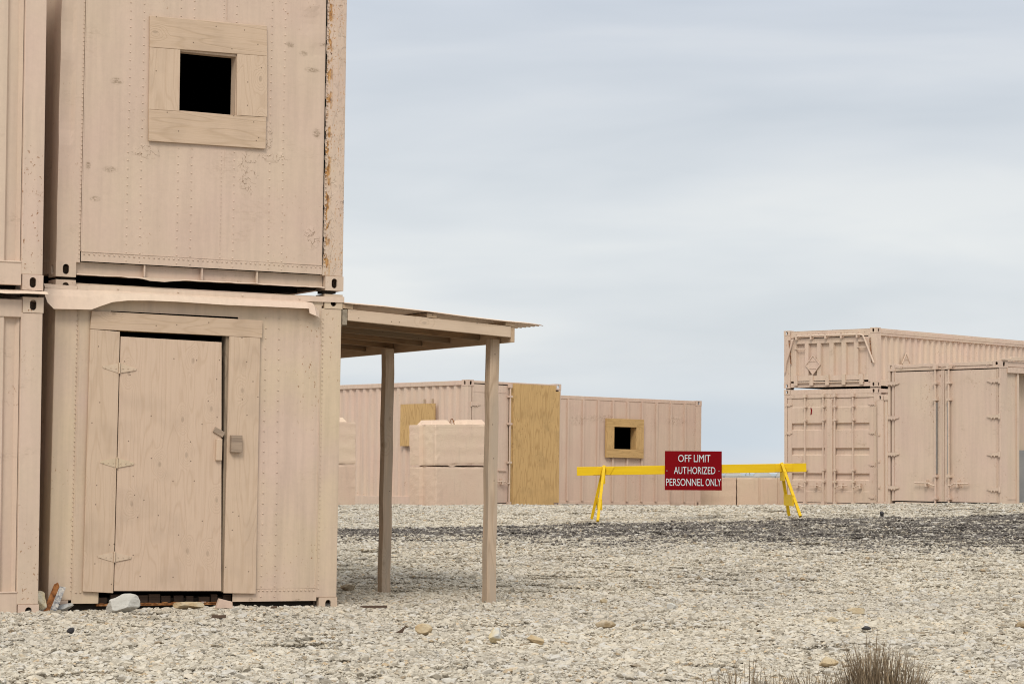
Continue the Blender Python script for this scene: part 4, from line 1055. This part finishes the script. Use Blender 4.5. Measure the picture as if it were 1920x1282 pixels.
# ------------------------------------------------------------------ concrete blocks
def block(name, loc, yaw, lx, ly, h, label, group, mat, keys=True, loop=True, tilt=0.0, notch=True, groove=False, keyh=.085):
    r = empty(name, loc, yaw, tilt); tag(r, label, 'concrete block', group)
    g = .05; mb = MB(); rg = random.Random(sum(map(ord, label)) % 999)
    from mathutils import noise as mn
    # plan outline with a vertical groove in each end
    out_ = [(.012, 0), (lx - .012, 0), (lx, .012), (lx, ly * .38), (lx - g, ly * .44), (lx - g, ly * .56), (lx, ly * .62), (lx, ly - .012), (lx - .012, ly), (.012, ly), (0, ly - .012), (0, ly * .62), (g, ly * .56), (g, ly * .44), (0, ly * .38), (0, .012)]
    if groove: out_ = [(.012, 0)] + [(lx * f + q, d) for f in (.34, .62, .82) for q, d in ((-.03, 0), (-.008, .022), (.008, .022), (.03, 0))] + out_[1:]
    fine = []
    for (xa, ya), (xb, yb) in zip(out_, out_[1:] + out_[:1]):
        k = max(1, int(math.hypot(xb - xa, yb - ya) / .035))
        fine += [(xa + (xb - xa) * q / k, ya + (yb - ya) * q / k) for q in range(k)]
    out_ = fine; n = len(out_); zs = lin(0, h, .035); off = Vector((rg.random() * 50, 0, 0)); cx_, cy_ = lx / 2, ly / 2
    for k, z in enumerate(zs):
        for x, y in out_:
            ed = max(0, 1 - min(z, h - z) / .03); nn = mn.fractal(Vector((x, y, z)) * 9 + off, 1.0, 2.0, 4)
            d_ = (.006 if abs((x - cx_) / cx_) > .88 and mat is not M['conc_grey'] else .002) * nn + ed * (.004 + .020 * max(0, mn.noise(Vector((x, y, z)) * 5 + off)))
            if groove is False and 0 < x < lx and mat is M['conc']: d_ -= .002 * math.sin(z * 26)
            ux, uy = (x - cx_) / cx_, (y - cy_) / cy_
            mb.v.append((x - (ux if abs(ux) > .9 else 0) * d_, y - (uy if abs(uy) > .9 else 0) * d_, z - ((1 if z > h / 2 else -1) * .004 * ed * nn)))
    for k in range(len(zs) - 1):
        for i in range(n): a = k * n + i; b = k * n + (i + 1) % n; mb.f.append((a, b, b + n, a + n))
    mb.f.append(tuple(range(n))[::-1]); mb.f.append(tuple((len(zs) - 1) * n + i for i in range(n)))
    mb.build('block_body', mat, r)
    if keys:
        for x0, x1 in ((lx * .03, lx * .36), (lx * .60, lx * .95)):
            k = MB(); y0, y1 = ly * .22, ly * .78; i = 0; a = .06; t_ = keyh
            k.v += [(x0, y0, h - .004), (x1, y0, h - .004), (x1, y1, h - .004), (x0, y1, h - .004), (x0 + a, y0 + a, h + t_), (x1 - a, y0 + a, h + t_), (x1 - a, y1 - a, h + t_), (x0 + a, y1 - a, h + t_)]
            k.f += [(0, 1, 5, 4), (1, 2, 6, 5), (2, 3, 7, 6), (3, 0, 4, 7), (4, 5, 6, 7)]; k.build('key', mat, r, .006)
    if loop:
        l = MB(); c = lx * .49; l.tube([(c - .06, ly / 2, h - .03), (c - .045, ly / 2, h + .05), (c - .02, ly / 2, h + .10), (c + .015, ly / 2, h + .105), (c + .045, ly / 2, h + .06), (c + .06, ly / 2, h - .03)], .009, 6)
        l.build('lifting_loop', M['rust'] if mat is not M['conc_grey'] else M['steel'], r)
    return r

# ------------------------------------------------------------------ barricade
def barricade():
    L = 3.30; r = empty('barricade', (.957, 34.8, -.70), .0, -.0212)
    tag(r, 'yellow wooden sawhorse barricade carrying a red OFF LIMIT sign on the gravel', 'barricade')
    zt = .775; m_ = MB(); m_.box(0, L, 0, .038, zt - .125, zt); m_.build('beam', M['yellow'], r, .003)
    for (xt, xf, xb, zf, zb) in ((.392, .275, .212, .0, .03), (2.945, 3.165, 3.07, .018, .03)):
        sg = -1 if xt < 1 else 1
        front = MB(); front.bar((xt, -.022, zt + .004), (xf, -.29, zf), .040, .085, (0, 1, 0)); front.build('leg', M['yellow'], r, .003)
        back = MB(); back.bar((xt - .005, .062, zt - .005), (xb, .33, zb), .040, .085, (0, 1, 0)); back.build('leg', M['yellow'], r, .003)
        def lerp(t): return (xt + (xf - xt) * t, -.022 - .268 * t, zt + (zf - zt) * t), (xt - .005 + (xb - xt + .005) * t, .062 + .268 * t, zt + (zb - zt) * t)
        for t, hh in ((.24, .13), (.70, .16)):
            a, b = lerp(t); cb = MB()
            off = .028 * sg
            d0 = (a[0] - off, a[1] - .03, a[2]); d1 = (b[0] - off, b[1] + .03, b[2])
            cb.bar(d0, d1, .020, hh, (0, 0, 1)); cb.build('cross_brace', M['yellow'], r, .002)
        g = MB()
        sk = -.10 * sg * 0 - .06 if sg < 0 else .06
        g.prism([(xt - .13 + sk * .6, zt - .120), (xt - .02 + sk * .6, zt - .120), (xt - .02, zt - .006), (xt - .09, zt - .006)], -.010, -.002)
        g.prism([(xt + .04 + sk * .6, zt - .120), (xt + .12 + sk * .6, zt - .120), (xt + .15, zt - .006), (xt + .03, zt - .006)], -.010, -.002)
        g.build('gusset', M['yellow'], r, .002)
    sb = MB(); x0, x1, z0, z1 = 1.262, 2.080, .414, .975
    sb.box(x0, x1, -.012, -.004, z0, z1); s = sb.build('sign_board', M['sign'], r); tag(s, 'dark red sign board reading OFF LIMIT AUTHORIZED PERSONNEL ONLY')
    s.rotation_euler = (0, .022, 0); s.location = (-.0132, 0, .0368)
    def text(t, cx, cz, w, h):
        cu = bpy.data.curves.new('lettering', 'FONT'); cu.body = t; cu.size = 1.0; cu.offset = -.002; cu.align_x = 'LEFT'; cu.resolution_u = 3
        cu.extrude = 0.0
        tmp = bpy.data.objects.new('tmp', cu); COL.objects.link(tmp); dg = bpy.context.evaluated_depsgraph_get()
        me = bpy.data.meshes.new_from_object(tmp.evaluated_get(dg)); bpy.data.objects.remove(tmp)
        v = np.array([q.co[:] for q in me.vertices]); lo_, hi = v.min(0), v.max(0)
        for q in me.vertices:
            x = (q.co.x - lo_[0]) / (hi[0] - lo_[0]) - .5; y = (q.co.y - lo_[1]) / (hi[1] - lo_[1]) - .5
            q.co = (cx + x * w, -.0145, cz + y * h)
        me.materials.clear(); me.materials.append(M['letter']); o = bpy.data.objects.new('lettering', me); COL.objects.link(o); o.parent = s
    u = lambda px: x0 + (px - 1249) / 106.5 * (x1 - x0)
    def line(t, pa, pb, ya, yb): text(t, u((pa + pb) / 2), z1 - ((ya + yb) / 2 - 845.3) / 73.3 * (z1 - z0), (pb - pa) / 106.5 * (x1 - x0), (yb - ya) / 73.3 * (z1 - z0))
    line('OFF', 1273.8, 1298.3, 852.2, 865.6); line('LIMIT', 1303.2, 1334.0, 852.2, 865.6)
    line('AUT', 1266, 1289.3, 874.8, 888.2); line('HORIZED', 1291.6, 1343.4, 874.8, 888.2)
    line('PERSONNEL', 1251.2, 1321.6, 896.8, 910.4); line('ONLY', 1325.2, 1354, 896.8, 910.4)
    sc = MB()
    for x in (u(1252.8), u(1350.3)): sc.rivet(x, .69, -.012, .010)
    sc.build('screw', M['steel'], s)
    return r

# ------------------------------------------------------------------ loose stones and scraps
def stone(name, x, y, size, seed, mat, label, group=None, yaw=0.0, sink=.25, tilt=0.0, cuts=7, cat='rock'):
    rg = np.random.RandomState(seed); bm = bmesh.new(); bmesh.ops.create_icosphere(bm, subdivisions=4, radius=1.0)
    P = np.array([v.co[:] for v in bm.verts])
    for _ in range(cuts):
        n_ = rg.randn(3); n_ /= np.linalg.norm(n_); d = rg.uniform(.5, .82); h_ = P @ n_; P = P - np.outer(np.clip(h_ - d, 0, None), n_)
    from mathutils import noise as mn
    for i, v in enumerate(bm.verts):
        q = Vector(P[i]); k = mn.fractal(q * 2.6 + Vector((seed, 0, 0)), 1.0, 2.0, 4) * .07; q = q * (1 + k)
        v.co = (q.x * size[0], q.y * size[1], q.z * size[2])
    me = bpy.data.meshes.new(name); bm.to_mesh(me); bm.free(); me.materials.append(mat)
    o = bpy.data.objects.new(name, me); COL.objects.link(o); z = zg(x, y)
    o.location = (x, y, z + size[2] * (1 - sink * 2) * .9 + .020); o.rotation_euler = (tilt * .3, tilt, yaw)
    return tag(o, label, cat, group)

def debris():
    st = stone
    st('boulder', -2.931, 18.32, (.165, .12, .085), 3, M['rock_grey'], 'large grey limestone rock in front of the plywood door', 'rocks along the container', .2, .12, cuts=8)
    st('boulder', -3.600, 18.52, (.078, .07, .082), 14, M['rock_pale'], 'pale cream rock at the foot of the gap between the near stacks', 'rocks along the container', .4, .08)
    st('rock', -3.665, 18.46, (.06, .05, .036), 15, M['rock_mud'], 'small muddy brown stone leaning against the pale cream rock', 'rocks along the container', .1, .1)
    st('rock', -3.430, 18.66, (.085, .045, .030), 17, M['rock_grey'], 'flat grey stone lying beside the rusty steel channel', 'rocks along the container', .2, .15, -.2)
    st('rock', -2.500, 18.86, (.125, .06, .036), 21, M['rock_tan'], 'flat ochre rock under the plywood door', 'rocks along the container', .05, .1)
    st('rock', -.589, 16.42, (.062, .05, .040), 25, M['rock_tan'], 'rounded yellowish stone lying alone in front of the canopy posts', None, .1, .12, cuts=4)
    st('rock', -.094, 15.70, (.052, .04, .055), 27, M['rock_pale'], 'upright angular white and tan stone, left of the ochre wedge stone', None, .7, .15, .3, 10)
    st('rock', .157, 15.62, (.062, .04, .034), 29, M['rock_tan'], 'ochre wedge-shaped stone right of the white and tan stone', None, -.3, .15, .35, 10)
    st('rock', .668, 17.38, (.085, .05, .032), 33, M['rock_brown'], 'brown flat stone with a dark end on the open gravel', None, .1, .1, 0.0, 9)
    st('rock', 2.778, 19.54, (.085, .05, .030), 35, M['rock_tan'], 'tan slab-like stone on the gravel below the right leg of the barricade', None, .05, .2, 0, 9)
    st('rock', 3.770, 17.84, (.085, .06, .032), 37, M['rock_brown'], 'brown stone cut off by the right edge of the picture', None, -.1, .15)
    st('rock', 1.881, 14.38, (.070, .05, .034), 39, M['rock_tan'], 'ochre stone just behind the dry grass tuft', None, .1, .15)
    st('rock', .776, 20.45, (.040, .03, .024), 41, M['rock_tan'], 'small tan stone right of the canopy front post', None, .1, .15)
    st('rock', -1.51, 22.6, (.075, .06, .040), 43, M['rock_brown'], 'brown stone in the shade under the canopy', None, .1, .15)
    st('asphalt_lump', -2.884, 15.94, (.028, .026, .030), 51, M['asphalt'], 'black lump lying alone on the gravel below the grey rock', None, .1, .05, cat='lump')
    st('asphalt_lump', 5.391, 35.24, (.045, .04, .042), 53, M['asphalt'], 'dark lump of asphalt in front of the far stack doors', None, .1, .05, cat='lump')
    st('asphalt_lump', 2.52, 17.25, (.040, .03, .016), 57, M['asphalt'], 'flat dark chip below the tan slab-like stone', None, .1, .05, cat='lump')
    st('rock', 2.413, 18.2, (.050, .035, .022), 61, M['rock_tan'], 'small buff stone left of the flat dark chip', None, .1, .15)
    st('rock', 1.30, 19.7, (.045, .03, .030), 63, M['rock_grey'], 'small pale grey stone behind the brown flat stone', None, .1, .15)
    st('rock', -1.40, 15.3, (.050, .04, .024), 65, M['rock_mud'], 'muddy grey stone low in the picture below the riveted panel', None, .1, .15)
    # rusty steel channel leaning on the container post
    r = empty('steel_channel', (-3.565, 18.50, -1.085), .35); r.rotation_euler = (R(-14), R(24), .35)
    tag(r, 'rusty steel channel offcut with flaking grey paint leaning beside the pale cream rock', 'steel offcut')
    m_ = MB(); m_.prism([(0, 0), (.045, 0), (.045, .235), (.022, .262), (0, .235)], -.006, 0); m_.build('flange', M['rust'], r, .002)
    m_ = MB(); m_.prism([(.046, -.01), (.095, -.01), (.093, .250), (.046, .238)], -.008, -.001); m_.build('web', M['flake'], r, .002)
    def scrap(x, y, lx, ly, lz, yaw, mat, label, poly=None, tilt=0.0):
        m_ = MB()
        if poly: m_.prism(poly, -ly / 2, ly / 2)
        else: m_.prism([(-lx / 2, 0), (lx / 2, lz * .2), (lx / 2, lz), (-lx / 2 + .01, lz * .8)], -ly / 2, ly / 2)
        o = m_.build('wood_scrap', mat, None, .002); o.location = (x, y, zg(x, y) + .018); o.rotation_euler = (0, tilt, yaw); tag(o, label, 'wood scrap')
    scrap(-2.124, 17.65, .11, .05, .028, .1, M['scrap'], 'small brown wood chip in front of the door jamb')
    scrap(-1.093, 19.30, .22, .03, .022, -.05, M['scrap'], 'thin dark wooden stick beside the corner of the near container')
    scrap(-2.249, 19.0, .14, .07, .07, .3, M['wedge'], 'pinkish painted wedge of wood under the door threshold', [(-.06, 0), (.07, 0), (.065, .05), (-.035, .075)])
    scrap(-.744, 16.49, .05, .02, .03, .3, M['scrap'], 'black curled scrap left of the rounded yellowish stone', [(-.04, 0), (.01, .0), (.035, .05), (.0, .022)])
    scrap(-1.85, 18.95, .05, .03, .02, .3, M['scrap'], 'tiny dark chip of wood below the riveted right end panel')

# ------------------------------------------------------------------ dry grass
def grass_mat(name, a, b):
    s = NT(name); g = s.n('ShaderNodeAttribute', attribute_type='GEOMETRY', attribute_name='tone')
    sc = s.n('ShaderNodeSeparateColor'); s.lk(g.outputs['Color'], sc.inputs[0])
    return s.fin(s.mix(sc.outputs[0], a, b), 0.85, spec=0.15)
M['drygrass'] = grass_mat('dry_stalks', (0.085, 0.058, 0.036), (0.32, 0.24, 0.155))
M['green'] = grass_mat('green_sprigs', (0.10, 0.14, 0.05), (0.22, 0.25, 0.10))
def tuft(name, x, y, n, rx, ry, h, seed, label, cat='grass tuft', mat='drygrass', lean=.16, wd=.0030, kind=None, spread=1.0, prof=None):
    rg = random.Random(seed); V = []; F = []; T = []
    for k in range(n):
        bx = rg.choice([rg.gauss(-rx * .35, rx * .22), rg.gauss(rx * .3, rx * .34), rg.uniform(-rx, rx)]); by = rg.gauss(0, ry * .45); hh = h * rg.uniform(.45, 1.0) * (1 - .35 * min(1, abs(bx) / max(rx, .01)))
        if prof: hh *= prof(bx)
        lx = (bx / max(rx, .01)) * lean * 1.2 + rg.gauss(0, lean * .55) * spread; ly = rg.gauss(0, lean * .5)
        w = wd * rg.uniform(.6, 1.6); t = rg.random(); ang = rg.uniform(0, 3.14); cx, cy = math.cos(ang) * w, math.sin(ang) * w
        z0 = zg(x + bx, y + by) - .01 if kind else 0.0; seg = 4; b = len(V)
        kink = rg.gauss(0, .35) * lean; w *= (2.0 if rg.random() < .12 else 1.0); bend = rg.random() < .10; hh *= (1.12 if rg.random() < .06 else 1.0)
        for j in range(seg + 1):
            f = j / seg; px = bx + lx * hh * f * (.6 + .6 * f) + kink * hh * f * f + ((f - .6) * hh * .7 * (1 if kink > 0 else -1) if bend and f > .6 else 0); py = by + ly * hh * f; pz = hh * f * (1 - .12 * f * abs(lx)); ww = (1 - f * .75)
            V += [(px - cx * ww, py - cy * ww, pz + z0), (px + cx * ww, py + cy * ww, pz + z0)]; T += [(t, t, t, 1)] * 2
        for j in range(seg): F.append((b + 2 * j, b + 2 * j + 1, b + 2 * j + 3, b + 2 * j + 2))
    me = bpy.data.meshes.new(name); me.from_pydata(V, [], F); me.materials.append(M[mat])
    at = me.attributes.new('tone', 'FLOAT_COLOR', 'POINT'); at.data.foreach_set('color', np.array(T, dtype=np.float32).ravel())
    o = bpy.data.objects.new(name, me); COL.objects.link(o); o.location = (x, y, 0 if kind else zg(x, y) - .01)
    return tag(o, label, cat, None, kind)

near_lower(); near_upper()
edge_container(1.3039 - W8, W8, 'sand painted container cut by the left picture edge, at the bottom of its stack', False)
edge_container(1.3568, 2.591, 'sand painted container cut by the left picture edge, on top of its stack', True)
canopy(); middle_open(); ribbed(); right_lower(); right_upper(); right_behind(); smooth_doors()
GB = 'sand painted concrete blocks'
block('concrete_block', (-1.365, 43.9, -.655), .7333, 1.46, .76, .738, 'lower of the two pinkish concrete blocks behind the canopy post', GB, M['conc_rough'], keys=True, loop=False, keyh=.030)
block('concrete_block', (-1.367, 43.9, .112), .7333, 1.46, .76, .735, 'upper pinkish concrete block with raised keys and a lifting loop behind the canopy post', GB, M['conc'], tilt=-.022)
c7, s7 = math.cos(.7333), math.sin(.7333); bx, by = -2.826 - 1.46 * c7, 44.0 - 1.46 * s7
block('concrete_block', (bx, by, -.64), .7333, 1.46, .76, .75, 'lower concrete block showing beside the edge of the near container', GB, M['conc_rough'], keys=True, loop=False, keyh=.030)
block('concrete_block', (bx, by, .122), .7333, 1.46, .76, .765, 'upper concrete block showing beside the edge of the near container', GB, M['conc'], keys=True, loop=False)
block('concrete_block', (3.98, 58.0, -.86), 0, 1.405, .7, .748, 'painted concrete block right behind the red sign, left of the dark joint', GB, M['conc'], keys=False, loop=False)
block('concrete_block', (5.405, 58.0, -.86), 0, 1.60, .7, .748, 'painted concrete block with upright grooves, right of the dark joint', GB, M['conc'], keys=False, loop=False, groove=True)
block('concrete_block', (4.05, 60.2, -.825), 0, 1.22, .7, .76, 'bare grey block end showing over the wall just right of the red sign', 'bare grey concrete blocks', M['conc_grey'], loop=False)
block('concrete_block', (5.30, 60.2, -.825), 0, 1.25, .7, .76, 'bare grey block with a lifting loop showing over the painted block wall', 'bare grey concrete blocks', M['conc_grey'])
block('concrete_block', (6.575, 60.2, -.825), 0, 1.22, .7, .755, 'bare grey block end showing over the wall beside the barricade right legs', 'bare grey concrete blocks', M['conc_grey'], loop=False)
gb = block('concrete_barrier', (8.116, 38.926, -.62), .663, 1.1, .16, 1.01, 'dark grey weathered concrete slab standing in the open side of the container with smooth doors', None, M['conc_dark'], keys=False, loop=False)
gb['category'] = 'concrete slab'
barricade(); debris()
tuft('grass_tuft', 1.78, 11.75, 700, .21, .12, .38, 1, 'dense clump of dry brown grass stalks at the bottom of the picture')
tuft('grass_tuft', 1.15, 11.7, 110, .26, .10, .31, 2, 'sparse dry stalks left of the dense brown grass clump', lean=.16, wd=.0032)
tuft('grass_tuft', 1.44, 11.75, 240, .17, .10, .245, 4, 'low grey dry grass between the sparse stalks and the dense clump', lean=.3)
tuft('grass', .2, 12.2, 260, 2.4, .4, .10, 3, None, None, 'green', kind='stuff', wd=.0018)
